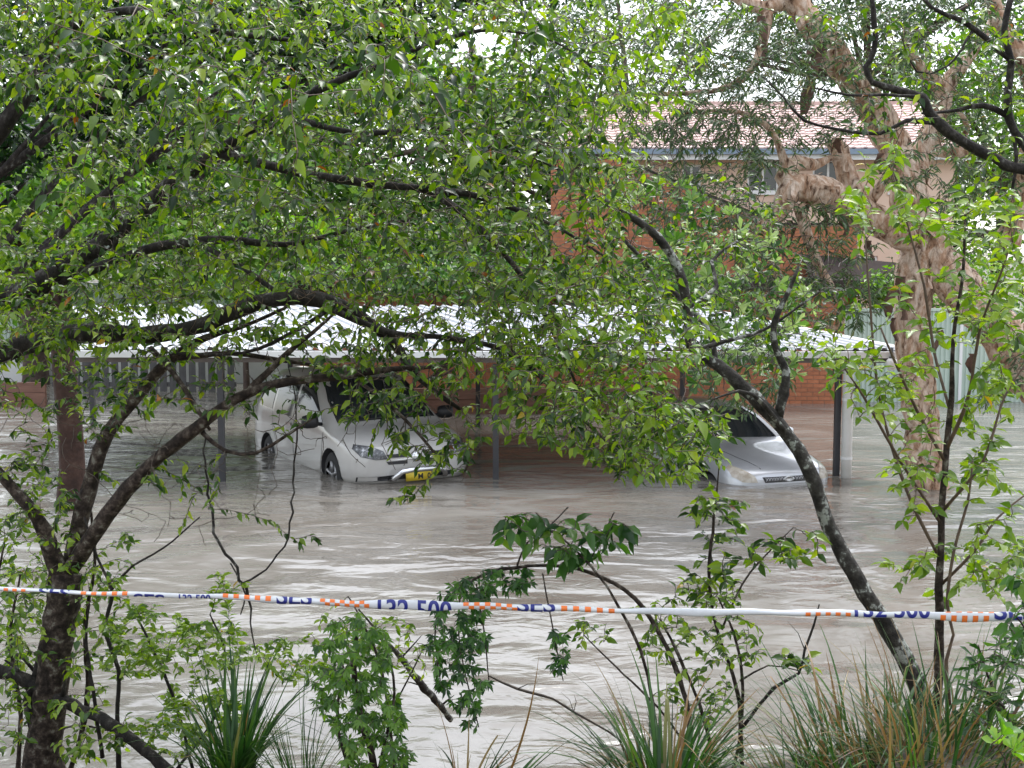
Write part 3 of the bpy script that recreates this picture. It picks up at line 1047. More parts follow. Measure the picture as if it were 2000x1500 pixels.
# ================================================================== vehicles
def loft_body(stations, L):
    """stations: (y, [(x, z)...]) from sill to top centre; returns a closed half-mirrored mesh (bmesh)"""
    bm = bmesh.new()
    rings = []
    for y, pts in stations:
        ring = [bm.verts.new((x, y, z)) for x, z in pts]
        ring += [bm.verts.new((-x, y, z)) for x, z in reversed(pts[:-1])]
        rings.append(ring)
    n = len(rings[0])
    for a, b in zip(rings[:-1], rings[1:]):
        for k in range(n):
            k2 = (k + 1) % n
            bm.faces.new((a[k], a[k2], b[k2], b[k]))
    bm.faces.new(list(reversed(rings[0])))
    bm.faces.new(rings[-1])
    bmesh.ops.recalc_face_normals(bm, faces=bm.faces)
    return bm


def vehicle_body(root, stations, wheels, rad, width, mat):
    bm = loft_body(stations, 0)
    me = bpy.data.meshes.new('body'); bm.to_mesh(me); bm.free()
    ob = bpy.data.objects.new('body_tmp', me); COL.objects.link(ob)
    sm = ob.modifiers.new('s', 'SUBSURF'); sm.levels = 3; sm.render_levels = 3
    dg = bpy.context.evaluated_depsgraph_get()
    solid = bpy.data.meshes.new_from_object(ob.evaluated_get(dg))
    bb = bmesh.new(); bb.from_mesh(solid)
    bvh = BVHTree.FromBMesh(bb); bb.free()
    # wheel arches
    ob2 = bpy.data.objects.new('body_tmp2', solid); COL.objects.link(ob2)
    solid.materials.clear(); solid.materials.append(mat); solid.materials.append(M['black_trim'])
    cutters = []
    for wy, wz in wheels:
        for s in (-1, 1):
            cm = MB()
            cm.tube([(s * (width / 2 - .26), wy, wz), (s * (width / 2 + .2), wy, wz)], [rad, rad], 28)
            cme = cm.mesh('cut'); cme.materials.append(mat); cme.materials.append(M['black_trim'])
            for p in cme.polygons: p.material_index = 1
            bmx = bmesh.new(); bmx.from_mesh(cme); bmesh.ops.recalc_face_normals(bmx, faces=bmx.faces); bmx.to_mesh(cme); bmx.free()
            co = bpy.data.objects.new('cut', cme); COL.objects.link(co); cutters.append(co)
            md = ob2.modifiers.new('b', 'BOOLEAN'); md.operation = 'DIFFERENCE'; md.object = co; md.solver = 'EXACT'
    dg = bpy.context.evaluated_depsgraph_get(); dg.update()
    final = bpy.data.meshes.new_from_object(ob2.evaluated_get(dg))
    for o in [ob, ob2] + cutters: bpy.data.objects.remove(o)
    final.polygons.foreach_set('use_smooth', [True] * len(final.polygons))
    final.name = 'body'
    o = bpy.data.objects.new('body', final); COL.objects.link(o); o.parent = root
    return o, bvh


def patch(bvh, poly, view, off=.006, rings=5, sub=4):
    """skin of the body inside an outline seen from the front (x, z) or the side (y, z), lifted by off"""
    pts = []
    n0 = len(poly)
    for i in range(n0):
        a = np.array(poly[i]); b = np.array(poly[(i + 1) % n0])
        for k in range(sub): pts.append(a + (b - a) * k / sub)
    c = np.mean(pts, axis=0)
    n = len(pts)
    verts = []

    def proj(q):
        if view == 'front': o, d = Vector((q[0], -3, q[1])), Vector((0, 1, 0))
        elif view == 'right': o, d = Vector((-4, q[0], q[1])), Vector((1, 0, 0))
        elif view == 'left': o, d = Vector((4, q[0], q[1])), Vector((-1, 0, 0))
        elif view == 'top': o, d = Vector((q[0], q[1], 5)), Vector((0, 0, -1))
        h = bvh.ray_cast(o, d)
        if h[0] is None: return None
        nn = h[1] if h[1].dot(d) < 0 else -h[1]
        return h[0] + nn * off
    for r in range(rings):
        f = 1 - r / rings
        for p in pts:
            verts.append(proj(c + (p - c) * f))
    verts.append(proj(c))
    if any(v is None for v in verts):
        good = [v for v in verts if v is not None]
        last = good[0]
        for i in range(len(verts)):
            if verts[i] is None: verts[i] = last
            else: last = verts[i]
    faces = []
    for r in range(rings - 1):
        for k in range(n):
            k2 = (k + 1) % n
            faces.append((r * n + k, r * n + k2, (r + 1) * n + k2, (r + 1) * n + k))
    for k in range(n):
        faces.append(((rings - 1) * n + k, (rings - 1) * n + (k + 1) % n, rings * n))
    # a rim wall down to the body
    base = len(verts)
    for k in range(n):
        verts.append(verts[k] + (verts[rings * n] - verts[k]).normalized() * .0 + Vector((0, 0, 0)))
    m = MB(); m.add(verts[:base], faces)
    return m


def mir(poly): return [(-x, z) for x, z in poly]


def put(m, name, mat, root, label=None):
    return m.build(name, mat, root, smooth=True, world=False, label=label)


def strip(bvh, line, view, wdt, off=.004):
    """narrow seam along a line on the body"""
    out = MB()
    for a, b in zip(line[:-1], line[1:]):
        a = np.array(a, float); b = np.array(b, float)
        t = (b - a) / np.linalg.norm(b - a); s = np.array([-t[1], t[0]]) * wdt / 2
        q = patch(bvh, [tuple(a - s), tuple(b - s), tuple(b + s), tuple(a + s)], view, off, 1, 4)
        out.add(q.v, q.f)
    return out


def wheel(root, x, y, z, r, s):
    m = MB()
    prof = [(0, r * .62), (.01, r * .9), (.04, r), (.16, r), (.19, r * .9), (.20, r * .62)]
    nseg = 28
    vv = []
    for dx, rr in prof:
        for k in range(nseg):
            a = 2 * math.pi * k / nseg
            vv.append((x - s * dx, y + rr * math.cos(a), z + rr * math.sin(a)))
    ff = []
    for i in range(len(prof) - 1):
        for k in range(nseg): ff.append((i * nseg + k, i * nseg + (k + 1) % nseg, (i + 1) * nseg + (k + 1) % nseg, (i + 1) * nseg + k))
    m.add(vv, ff)
    wo = bpy.data.objects.new('wheel', None); COL.objects.link(wo); wo.parent = root
    ty = m.build('tyre', M['tyre'], wo, smooth=True, world=False)
    rm = MB()
    rm.tube([(x - s * .03, y, z), (x - s * .10, y, z)], [r * .62, r * .62], 24)
    rm.tube([(x - s * .005, y, z), (x - s * .03, y, z)], [r * .14, r * .16], 12)
    for k in range(5):
        a = 2 * math.pi * k / 5 + .3
        c_, s_ = math.cos(a), math.sin(a)
        rm.tube([(x - s * .018, y + c_ * r * .1, z + s_ * r * .1), (x - s * .022, y + c_ * r * .6, z + s_ * r * .6)], [r * .07, r * .1], 6)
    rm.build('rim', M['rim'], wo, smooth=True, world=False)
    return wo


def sect(zs, xs, xm, zm, xb, zb, xe, ze, zt):
    mx, mz = (xb + xe) / 2 + .025, (zb + ze) / 2
    return [(xs * .55, zs - .01), (xs, zs), (xm, (zs + zm) / 2 + .02), (xm, zm), (xb, zb), (mx, mz), (xe, ze), (xe * .6, zt - (zt - ze) * .25), (0, zt)]


# ---- the van
van = empty('white_van', (0, 0, 0), 'pearl white people mover afloat nose-down with yellow plate and chrome nudge bar', 'van')
VS = [(0.00, sect(.30, .50, .58, .46, .56, .60, .42, .68, .70)),
      (0.06, sect(.27, .66, .72, .47, .70, .65, .52, .745, .77)),
      (0.18, sect(.23, .80, .85, .50, .83, .72, .62, .82, .85)),
      (0.45, sect(.22, .86, .895, .55, .88, .80, .68, .895, .92)),
      (0.82, sect(.22, .87, .905, .60, .89, .87, .74, .96, .985)),
      (0.92, sect(.22, .87, .905, .60, .89, .885, .75, .99, 1.02)),
      (1.25, sect(.22, .87, .905, .60, .89, .92, .72, 1.22, 1.27)),
      (1.70, sect(.22, .87, .905, .60, .89, .95, .675, 1.53, 1.58)),
      (2.00, sect(.22, .87, .905, .60, .89, .96, .66, 1.64, 1.69)),
      (2.9, sect(.22, .87, .905, .60, .89, .98, .66, 1.69, 1.745)),
      (3.8, sect(.22, .87, .905, .60, .89, 1.0, .65, 1.67, 1.72)),
      (4.3, sect(.25, .86, .89, .62, .875, 1.01, .63, 1.58, 1.62)),
      (4.5, sect(.30, .82, .85, .62, .83, .98, .60, 1.34, 1.38)),
      (4.62, sect(.34, .70, .74, .62, .72, .88, .54, 1.02, 1.05))]
VW = [(.88, .33), (3.66, .33)]
vb, vbv = vehicle_body(van, VS, VW, .375, 1.8, M['van_paint'])
put(patch(vbv, [(-.73, 1.025), (0, 1.04), (.73, 1.025), (.695, 1.30), (.61, 1.545), (0, 1.59), (-.61, 1.545), (-.695, 1.30)], 'front', .006, 7, 5), 'windscreen', M['glass_dark'], van)
for sd in ('right', 'left'):
    put(patch(vbv, [(1.22, .99), (1.55, 1.24), (1.92, 1.52), (2.36, 1.58), (2.36, 1.02)], sd), 'side_window', M['glass_dark'], van)
    put(patch(vbv, [(2.45, 1.02), (2.45, 1.585), (3.32, 1.59), (3.36, 1.04)], sd), 'side_window', M['glass_dark'], van)
    put(patch(vbv, [(3.46, 1.08), (3.43, 1.58), (4.02, 1.54), (4.22, 1.12)], sd), 'side_window', M['glass_dark'], van)
    put(strip(vbv, [(1.30, .32), (1.20, .60), (1.16, .90)], sd, .012), 'door_seam', M['black_trim'], van)
    put(strip(vbv, [(2.405, 1.04), (2.41, .6), (2.40, .30)], sd, .012), 'door_seam', M['black_trim'], van)
    put(strip(vbv, [(3.42, 1.05), (3.36, .80), (3.20, .62)], sd, .012), 'door_seam', M['black_trim'], van)
    s = -1 if sd == 'right' else 1
    for y in (2.16, 2.60):
        h = patch(vbv, [(y - .11, .89), (y + .11, .89), (y + .11, .935), (y - .11, .935)], sd, .022, 2, 3)
        put(h, 'door_handle', M['black_trim'] if y < 2.3 else M['chrome'], van)
    mm = MB()
    base = Vector((s * .86, 1.28, 1.0))
    mm.tube([base, base + Vector((s * .10, -.02, .02))], [.03, .025], 8)
    vv = []
    for dx, rr in ((.05, .3), (.065, .85), (.12, 1.0), (.22, 1.0), (.275, .85), (.29, .3)):
        for k in range(14):
            a = 2 * math.pi * k / 14
            vv.append(tuple(base + Vector((s * dx, math.cos(a) * .065 * rr - .02, .05 + math.sin(a) * .095 * rr))))
    ff = [(i * 14 + k, i * 14 + (k + 1) % 14, (i + 1) * 14 + (k + 1) % 14, (i + 1) * 14 + k) for i in range(5) for k in range(14)]
    ff += [tuple(range(14)), tuple(range(70, 84))]
    mm.add(vv, ff)
    put(mm, 'side_mirror', M['black_trim'], van)
HLp = [(.42, .60), (.47, .70), (.60, .765), (.765, .79), (.80, .74), (.74, .645), (.58, .60)]
for poly in (HLp, mir(HLp)):
    hl_ = put(patch(vbv, poly, 'front', .008, 5, 4), 'headlight', M['lamp_glass'], van)
    c_ = np.mean(poly, axis=0)
    put(patch(vbv, [tuple(c_ + (np.array(p) - c_) * 1.07) for p in poly], 'front', .004, 2, 4), 'headlight_surround', M['black_trim'], van)
for s in (1, -1):
    for z0, z1 in ((.605, .655), (.515, .56)):
        q = [(s * .13, z0), (s * .40, z0 + .005), (s * .43, z1), (s * .13, z1)]
        put(patch(vbv, q, 'front', .005, 2, 4), 'grille_opening', M['black_trim'], van)
put(patch(vbv, [(-.41, .575), (.41, .575), (.42, .597), (-.42, .597)], 'front', .022, 2, 10), 'grille_bar', M['chrome'], van)
bd = MB()
h0 = vbv.ray_cast(Vector((0, -3, .60)), Vector((0, 1, 0)))[0]
bd.tube([h0 + Vector((0, -.03, 0)), h0 + Vector((0, .02, 0))], [.062, .07], 20)
put(bd, 'badge', M['chrome'], van)
put(patch(vbv, [(-.80, .315), (-.5, .315), (0, .315), (.5, .315), (.80, .315), (.80, .375), (.5, .375), (0, .39), (-.5, .375), (-.80, .375)], 'front', .010, 3, 6), 'lower_bumper', M['black_trim'], van)
nb = MB()
nb.tube([(-.38, .0, .33), (-.37, -.10, .34), (-.34, -.15, .39), (-.28, -.17, .435), (-.15, -.18, .45), (.15, -.18, .45), (.28, -.17, .435), (.34, -.15, .39), (.37, -.10, .34), (.38, 0, .33)], [.036] * 10, 12)
put(nb, 'nudge_bar', M['chrome'], van)
pl = MB(); pl.box(-.186, .186, -.062, -.055, .285, .395)
plate = put(pl, 'number_plate', M['plate'], van)


def text_mesh(body, height):
    cu = bpy.data.curves.new('lettering', 'FONT')
    cu.body = body; cu.size = 1.0; cu.offset = .022; cu.align_x = 'LEFT'
    o = bpy.data.objects.new('t', cu); COL.objects.link(o)
    dg = bpy.context.evaluated_depsgraph_get()
    me = bpy.data.meshes.new_from_object(o.evaluated_get(dg))
    bpy.data.objects.remove(o)
    co = np.array([v.co[:] for v in me.vertices])
    lo, hi = co.min(0), co.max(0)
    k = height / (hi[1] - lo[1])
    for v in me.vertices:
        v.co = ((v.co.x - lo[0]) * k, (v.co.y - lo[1]) * k, 0)
    return me, (hi[0] - lo[0]) * k


tme, tw_ = text_mesh('M', .075)
tme2, tw2 = text_mesh('0', .075)
for t_, xo in ((tme, -.01), (tme2, .125)):
    o = bpy.data.objects.new('lettering', t_); t_.materials.append(M['ink']); COL.objects.link(o); o.parent = plate
    o.location = (xo, -.0645, .302); o.rotation_euler = (math.pi / 2, 0, 0)
for x0_, x1_ in ((-.55, -.02), (.05, .62)):
    pa = []; wp = MB()
    for i in range(8):
        x = x0_ + (x1_ - x0_) * i / 7
        h = vbv.ray_cast(Vector((x, -3, 1.03 + .03 * i / 7)), Vector((0, 1, 0)))[0]
        pa.append(h + Vector((0, -.02, .01)))
    wp.tube(pa, [.011] * 8, 6)
    put(wp, 'wiper', M['black_trim'], van)
for wy, wz in VW:
    for s in (-1, 1): wheel(van, s * .885, wy, wz, .325, s)
van_pos = atz(816, 940)
van.location = (van_pos[0], van_pos[1], -.265)
van.rotation_euler = (R(-2.2), R(-.8), R(28))

# ---- the silver car
car = empty('silver_hatchback', (0, 0, 0), 'silver hatchback sunk to its mesh grille and pale headlights beside the downpipe', 'car')
CS = [(0.00, sect(.30, .46, .54, .44, .52, .55, .38, .60, .62)),
      (0.06, sect(.25, .62, .67, .45, .65, .585, .48, .65, .68)),
      (0.22, sect(.22, .76, .79, .48, .765, .64, .56, .73, .765)),
      (0.55, sect(.20, .80, .83, .52, .81, .73, .62, .82, .85)),
      (1.05, sect(.20, .81, .84, .56, .82, .83, .67, .91, .935)),
      (1.16, sect(.20, .81, .84, .56, .82, .85, .67, .945, .975)),
      (1.55, sect(.20, .81, .84, .56, .82, .88, .62, 1.20, 1.24)),
      (1.90, sect(.20, .81, .84, .56, .82, .90, .57, 1.36, 1.40)),
      (2.5, sect(.20, .81, .84, .56, .82, .91, .56, 1.42, 1.46)),
      (3.2, sect(.20, .81, .84, .56, .82, .92, .56, 1.39, 1.43)),
      (3.6, sect(.22, .79, .82, .58, .80, .93, .55, 1.20, 1.24)),
      (3.78, sect(.26, .76, .78, .58, .76, .90, .53, .98, 1.01)),
      (3.88, sect(.30, .64, .67, .56, .65, .80, .48, .86, .88))]
CW = [(.72, .29), (3.12, .29)]
cb, cbv = vehicle_body(car, CS, CW, .33, 1.66, M['silver_paint'])
put(patch(cbv, [(-.64, .975), (0, .99), (.64, .975), (.60, 1.16), (.52, 1.33), (0, 1.37), (-.52, 1.33), (-.60, 1.16)], 'front', .006, 7, 5), 'windscreen', M['glass_dark'], car)
for sd in ('right', 'left'):
    put(patch(cbv, [(1.48, .95), (1.78, 1.15), (2.0, 1.30), (2.3, 1.34), (2.3, .95)], sd), 'side_window', M['glass_dark'], car)
    put(patch(cbv, [(2.38, .95), (2.38, 1.345), (3.0, 1.33), (3.32, 1.0)], sd), 'side_window', M['glass_dark'], car)
    put(strip(cbv, [(1.30, .30), (1.24, .6), (1.3, .86)], sd, .01), 'door_seam', M['black_trim'], car)
    s = -1 if sd == 'right' else 1
    mm = MB(); base = Vector((s * .79, 1.45, .97)); vv = []
    for dx, rr in ((.02, .3), (.05, .85), (.10, 1.0), (.18, 1.0), (.22, .8), (.23, .3)):
        for k in range(14):
            a = 2 * math.pi * k / 14
            vv.append(tuple(base + Vector((s * dx, math.cos(a) * .05 * rr, .04 + math.sin(a) * .065 * rr))))
    mm.add(vv, [(i * 14 + k, i * 14 + (k + 1) % 14, (i + 1) * 14 + (k + 1) % 14, (i + 1) * 14 + k) for i in range(5) for k in range(14)] + [tuple(range(14)), tuple(range(70, 84))])
    put(mm, 'side_mirror', M['silver_paint'], car)
HL2 = [(.47, .535), (.50, .61), (.58, .68), (.69, .735), (.745, .70), (.74, .60), (.66, .54)]
for poly in (HL2, mir(HL2)):
    put(patch(cbv, poly, 'front', .007, 5, 4), 'headlight', M['lamp_amber'], car)
put(patch(cbv, [(-.36, .525), (.36, .525), (.40, .60), (-.40, .60)], 'front', .004, 3, 8), 'grille_backing', M['black_trim'], car)
gm = MB()
for k in range(-9, 10):
    for dr in (-1, 1):
        pa = []
        for i in range(3):
            x = k * .042 + dr * (i - 1) * .022; z = .533 + i * .03
            if abs(x) > .375: continue
            h = cbv.ray_cast(Vector((x, -3, z)), Vector((0, 1, 0)))[0]
            pa.append(h + Vector((0, -.008, 0)))
        if len(pa) > 1: gm.tube(pa, [.0035] * len(pa), 4)
put(gm, 'grille_mesh', M['chrome'], car)
bd = MB(); vv = []
h0 = cbv.ray_cast(Vector((0, -3, .565)), Vector((0, 1, 0)))[0]
for dy, rr in ((-.022, .8), (-.012, 1.0), (.01, 1.0)):
    for k in range(20):
        a = 2 * math.pi * k / 20
        vv.append((h0.x + math.cos(a) * .075 * rr, h0.y + dy, h0.z + math.sin(a) * .036 * rr))
bd.add(vv, [(i * 20 + k, i * 20 + (k + 1) % 20, (i + 1) * 20 + (k + 1) % 20, (i + 1) * 20 + k) for i in range(2) for k in range(20)] + [tuple(range(20))])
put(bd, 'badge', M['white_paint'], car)
for s in (1, -1):
    put(strip(cbv, [(s * .36, .12), (s * .50, .5), (s * .60, 1.02)], 'top', .012, .003), 'bonnet_seam', M['black_trim'], car)
for wy, wz in CW:
    for s in (-1, 1): wheel(car, s * .82, wy, wz, .285, s)
cpos = atz(1541, 944)
car.location = (cpos[0], cpos[1], -.505)
car.rotation_euler = (R(-1.0), R(.5), R(22))

#==PART3==
# ================================================================== far trees
def far_tree(name, label, px, D, trunk_r, top_py, lumps_px, leafm, count, L, seed, group=None, base_z=.4, lean=0, bark='bark_far', w=.55):
    b = at(px, 500, D); b[2] = base_z
    t = empty(name, b, label, 'tree', group)
    top = at(px + lean, top_py, D)
    rs = random.Random(seed)
    pts = [(*b, trunk_r * 1.15)]
    for k in range(1, 5):
        f = k / 4
        pts.append((b[0] + (top[0] - b[0]) * f + rs.uniform(-.15, .15), D + rs.uniform(-.15, .15), b[2] + (top[2] - b[2]) * f, trunk_r * (1 - .7 * f)))
    pts[0] = (b[0], D, b[2] - 1.2, trunk_r * 1.2)
    P = limb(t, pts, M[bark], 'trunk', 10, .08, .3)
    lumps = []
    tot = sum(q[4] for q in lumps_px)
    br = MB()
    for (x, y, rx, ry, sh) in lumps_px:
        c = at(x, y, D + rs.uniform(-.6, .6))
        lumps.append((c, (rx * D / F, max(rx, ry) * D / F * .8, ry * D / F), sh / tot))
        j = len(P) * 2 // 3
        a = P[min(len(P) - 1, j + rs.randint(-2, 2)), :3]
        for k in range(1 if name == 'thin_gum_tree' else 3):
            e = c + np.array([rs.uniform(-1, 1) * rx, rs.uniform(-.5, .5) * rx, rs.uniform(-.6, .8) * ry]) * D / F * .7
            m = (a + e) / 2 + np.array([rs.uniform(-.3, .3), rs.uniform(-.3, .3), rs.uniform(-.2, .4)])
            Q = smooth_path([(*a, trunk_r * .4), (*m, trunk_r * .25), (*e, trunk_r * .06)], .35)
            br.tube(Q[:, :3], Q[:, 3], 6)
    br.build('limbs', M[bark], t, smooth=True)
    far_crown(t, lumps, leafm, count, L, seed, w=w)
    return t


far_tree('evergreen_tree', 'dense dark evergreen tree rising over the paling fence', 60, 31, .3, 100,
         [(60, 240, 260, 170, 1), (250, 200, 240, 140, .8), (-80, 370, 200, 130, .6), (280, 330, 190, 110, .7)], M['leaf_far'], 13000, .24, 11)
far_tree('broadleaf_tree', 'tall mid-green tree behind the pale green fence', 520, 38, .35, 80,
         [(520, 250, 260, 150, 1), (700, 210, 240, 130, .8), (420, 380, 230, 110, .8), (650, 360, 230, 120, .8)], M['leaf_far_lime'], 13000, .26, 12)  # lime leaf colour carries the backlight of foliage behind the canopy gaps
far_tree('garden_tree', 'spreading green tree behind the brick garages', 930, 37, .32, 90,
         [(900, 240, 210, 140, 1), (1040, 290, 110, 120, .5), (850, 390, 260, 110, .9), (1050, 430, 140, 100, .5)], M['leaf_far'], 12000, .27, 13)
far_tree('backyard_tree', 'light green tree standing past the right end of the house', 1960, 44, .3, 250,
         [(1930, 330, 140, 170, 1), (2060, 200, 150, 200, .8), (1840, 470, 90, 110, .5), (1830, 150, 80, 110, .25)], M['leaf_far_lime'], 7500, .26, 14)
far_tree('thin_gum_tree', 'thin open gum tree above the tiled roof', 1260, 46, .2, 0,
         [(1215, -20, 110, 90, .5), (1110, 130, 90, 130, .6), (1330, -40, 120, 60, .4), (1480, -30, 150, 60, .4)], M['leaf_paper'], 5200, .24, 15, lean=-60, w=.3)
far_tree('olive_tree', 'tall olive-green tree behind the tiled roof and the paperbark', 1700, 50, .3, -60,
         [(1640, -20, 130, 100, 1), (1500, 60, 90, 80, .5), (1820, 40, 120, 110, .9), (1950, -10, 120, 110, .9), (1720, 160, 80, 70, .4), (1400, 90, 80, 60, .35)], M['leaf_paper'], 7500, .27, 24, w=.35)
far_tree('garden_shrub', 'bright yellow-green shrub between the paling fence and the garages', 480, 29.5, .08, 520,
         [(430, 500, 160, 60, 1), (620, 500, 150, 70, 1), (250, 470, 130, 80, .8)], M['leaf_far_lime'], 6500, .2, 16, base_z=-.2)
far_tree('fence_shrub', 'rounded mid-green shrub behind the flat garage roof', 960, 33, .08, 480,
         [(830, 500, 140, 70, 1), (1050, 500, 130, 80, 1), (1180, 560, 110, 60, .5)], M['leaf_far'], 6000, .2, 17)
far_tree('clipped_hedge', 'mid-green hedge showing above the back edge of the carport roof', 800, 25.7, .05, 560,
         [(560, 555, 110, 38, 1), (740, 550, 120, 42, 1), (920, 545, 120, 45, 1), (1100, 545, 120, 45, 1), (1270, 550, 110, 42, 1), (1390, 560, 60, 36, .5)], M['leaf_far'], 9000, .13, 27, base_z=-.3)
far_tree('lime_shrub', 'lime-green shrub beyond the steel fence beside the house corner', 1725, 30, .06, 560,
         [(1720, 575, 45, 35, 1), (1860, 560, 90, 60, 1), (1960, 600, 80, 60, 1)], M['leaf_far_lime'], 2600, .15, 18)
# the brown trunk standing in the water on the left, with its own lime crown
M['bark_wet'] = rough_mat('bark_wet', [(.3, (.022, .011, .008)), (.55, (.055, .028, .02)), (.66, (.09, .055, .04)), (.74, (.2, .19, .15))], scale=6, rough=.7, bump=.9, bscale=22, dist=.02, spec=.3)
far_tree('flooded_tree', 'straight brown trunk with lichen standing in the flood under a lime-green crown', 112, 15.6, .195, 300,
         [(60, 400, 130, 110, 1), (-60, 500, 120, 120, .7), (190, 330, 90, 60, .4)], M['leaf_far_lime'], 4200, .12, 19, base_z=-.4, bark='bark_wet')

M['leaf_shade'] = leaf_mat('leaf_shade', [(0, (.010, .030, .010)), (.5, (.022, .058, .016)), (.9, (.05, .11, .024)), (1, (.10, .18, .03))], trans=.25)  # blackish leaf colour stands in for shade in the canopy recesses
far_tree('added_shade_tree', 'added dark tree crown shutting out the sky at upper left behind the arching branches', -190, 10.5, .11, 60,  # tree added to block the sky and darken the upper canopy
         [(60, 60, 190, 150, 1), (300, 40, 190, 140, 1), (520, 10, 170, 110, .9), (720, -20, 170, 100, .8), (920, -20, 160, 80, .7), (-80, 220, 150, 140, .7), (200, 240, 120, 60, .4)], M['leaf_shade'], 21000, .085, 61, base_z=-.4, bark='bark_dark')

# ================================================================== the paperbark
PBD = 17.2
pb = empty('paperbark_tree', (*at(1900, 953, PBD)[:2], -.5), 'old paperbark with peeling tan bark and gnarled limbs beside the carport', 'tree')
J = lambda pts: [(x, y, PBD + dz, w * .92) for x, y, dz, w in pts]
PB = [
    ('trunk', [(1815, 1010, 0, 86), (1808, 900, 0, 80), (1795, 780, 0, 74), (1782, 660, 0, 72), (1785, 560, 0, 84), (1800, 480, 0, 88), (1778, 400, 0, 80),
               (1764, 320, .1, 74), (1720, 235, .2, 70), (1668, 160, .2, 64), (1605, 75, .2, 58), (1545, -10, .2, 52), (1470, -110, .2, 40)]),
    ('trunk', [(2110, 1030, -.5, 130), (2080, 830, -.45, 118), (2010, 715, -.4, 108), (1935, 625, -.3, 98), (1860, 545, -.2, 92), (1805, 480, 0, 84)]),
    ('branch', [(1790, 480, 0, 60), (1730, 440, -.3, 62), (1660, 405, -.5, 66), (1600, 372, -.7, 62), (1545, 372, -.8, 52), (1520, 420, -.9, 36), (1485, 440, -1, 30), (1440, 470, -1, 18)]),
    ('branch', [(1560, 372, -.75, 46), (1535, 345, -.7, 44), (1555, 318, -.6, 34), (1590, 322, -.5, 24), (1622, 308, -.4, 13)]),
    ('branch', [(1548, 330, -.7, 32), (1530, 312, -.7, 20), (1515, 270, -.6, 13), (1480, 232, -.5, 11), (1420, 216, -.4, 9), (1340, 220, -.3, 6)]),
    ('branch', [(1560, 400, -.8, 28), (1580, 470, -.9, 22), (1605, 530, -.9, 18), (1640, 590, -.9, 15), (1635, 640, -.9, 11), (1570, 620, -.9, 7)]),
    ('branch', [(1530, 400, -.85, 26), (1505, 480, -.9, 21), (1525, 560, -.9, 16), (1500, 600, -.9, 10)]),
    ('branch', [(1700, 430, -.2, 46), (1660, 360, 0, 44), (1640, 295, .1, 38), (1622, 275, .1, 26)]),
    ('branch', [(1775, 390, .1, 52), (1800, 310, .4, 50), (1835, 220, .6, 44), (1850, 165, .7, 36), (1905, 95, .8, 22), (1950, 20, .9, 14)]),
    ('branch', [(1845, 180, .7, 32), (1805, 140, .6, 26), (1780, 105, .6, 22), (1770, 50, .6, 14)]),
    ('branch', [(1545, 0, .2, 34), (1490, 15, .2, 28), (1430, -10, .2, 20), (1370, -60, .2, 10)]),
    ('branch', [(1500, 20, .2, 22), (1490, 80, .1, 22), (1465, 140, 0, 16), (1415, 172, -.1, 12), (1340, 182, -.2, 10), (1240, 186, -.3, 8), (1190, 184, -.3, 5)]),
    ('branch', [(1680, 420, -.2, 30), (1715, 372, -.5, 22), (1745, 325, -.6, 14)]),
    ('branch', [(2010, 130, .2, 44), (1960, 60, .2, 38), (1930, -30, .2, 30)]),
    ('branch', [(1975, 480, .4, 40), (2005, 330, .3, 42), (2030, 220, .3, 44), (2005, 120, .2, 44)]),
    ('branch', [(1805, 290, .4, 26), (1880, 300, .4, 24), (1930, 290, .5, 12)]),
    ('branch', [(1860, 300, .4, 14), (1890, 250, .4, 13), (1870, 215, .4, 7)]),
]
rs = random.Random(5)
sk = []
for nm, pts in PB:
    q = trace(J(pts))
    P = limb(pb, q, M['bark_paper'], nm, 18, .06, .10, .08, rs, .06)
    sk.append(P)
pbs = np.vstack(sk)
# shed bark: hanging strips and torn edges
def bark_strip(root, px, py, D, L, wd, seed, name='bark_strip', tail=0):
    r = random.Random(seed); m = MB(); n = 9
    p = at(px, py, D); vv = []
    ph = r.uniform(0, 6)
    for i in range(n + 1):
        f = i / n
        wv = wd * (1 - .55 * f) * (1 + .25 * math.sin(f * 9 + ph)) * .5
        cx = p[0] + .035 * math.sin(f * 4 + ph) + tail * f
        cy = p[1] + .05 * math.cos(f * 3 + ph)
        for sgn, dy in ((-1, 0), (0, -.03), (1, 0)):
            vv.append((cx + sgn * wv + r.uniform(-.012, .012), cy + dy + r.uniform(-.01, .01), p[2] - L * f))
    ff = []
    for i in range(n):
        for k in range(2):
            ff.append((i * 3 + k, i * 3 + k + 1, i * 3 + k + 4, i * 3 + k + 3))
    m.add(vv, ff)
    m.add([(x, y + .012, z) for x, y, z in vv], [tuple(reversed(f)) for f in ff])
    m.build(name, M['bark_shed'], root, smooth=True)


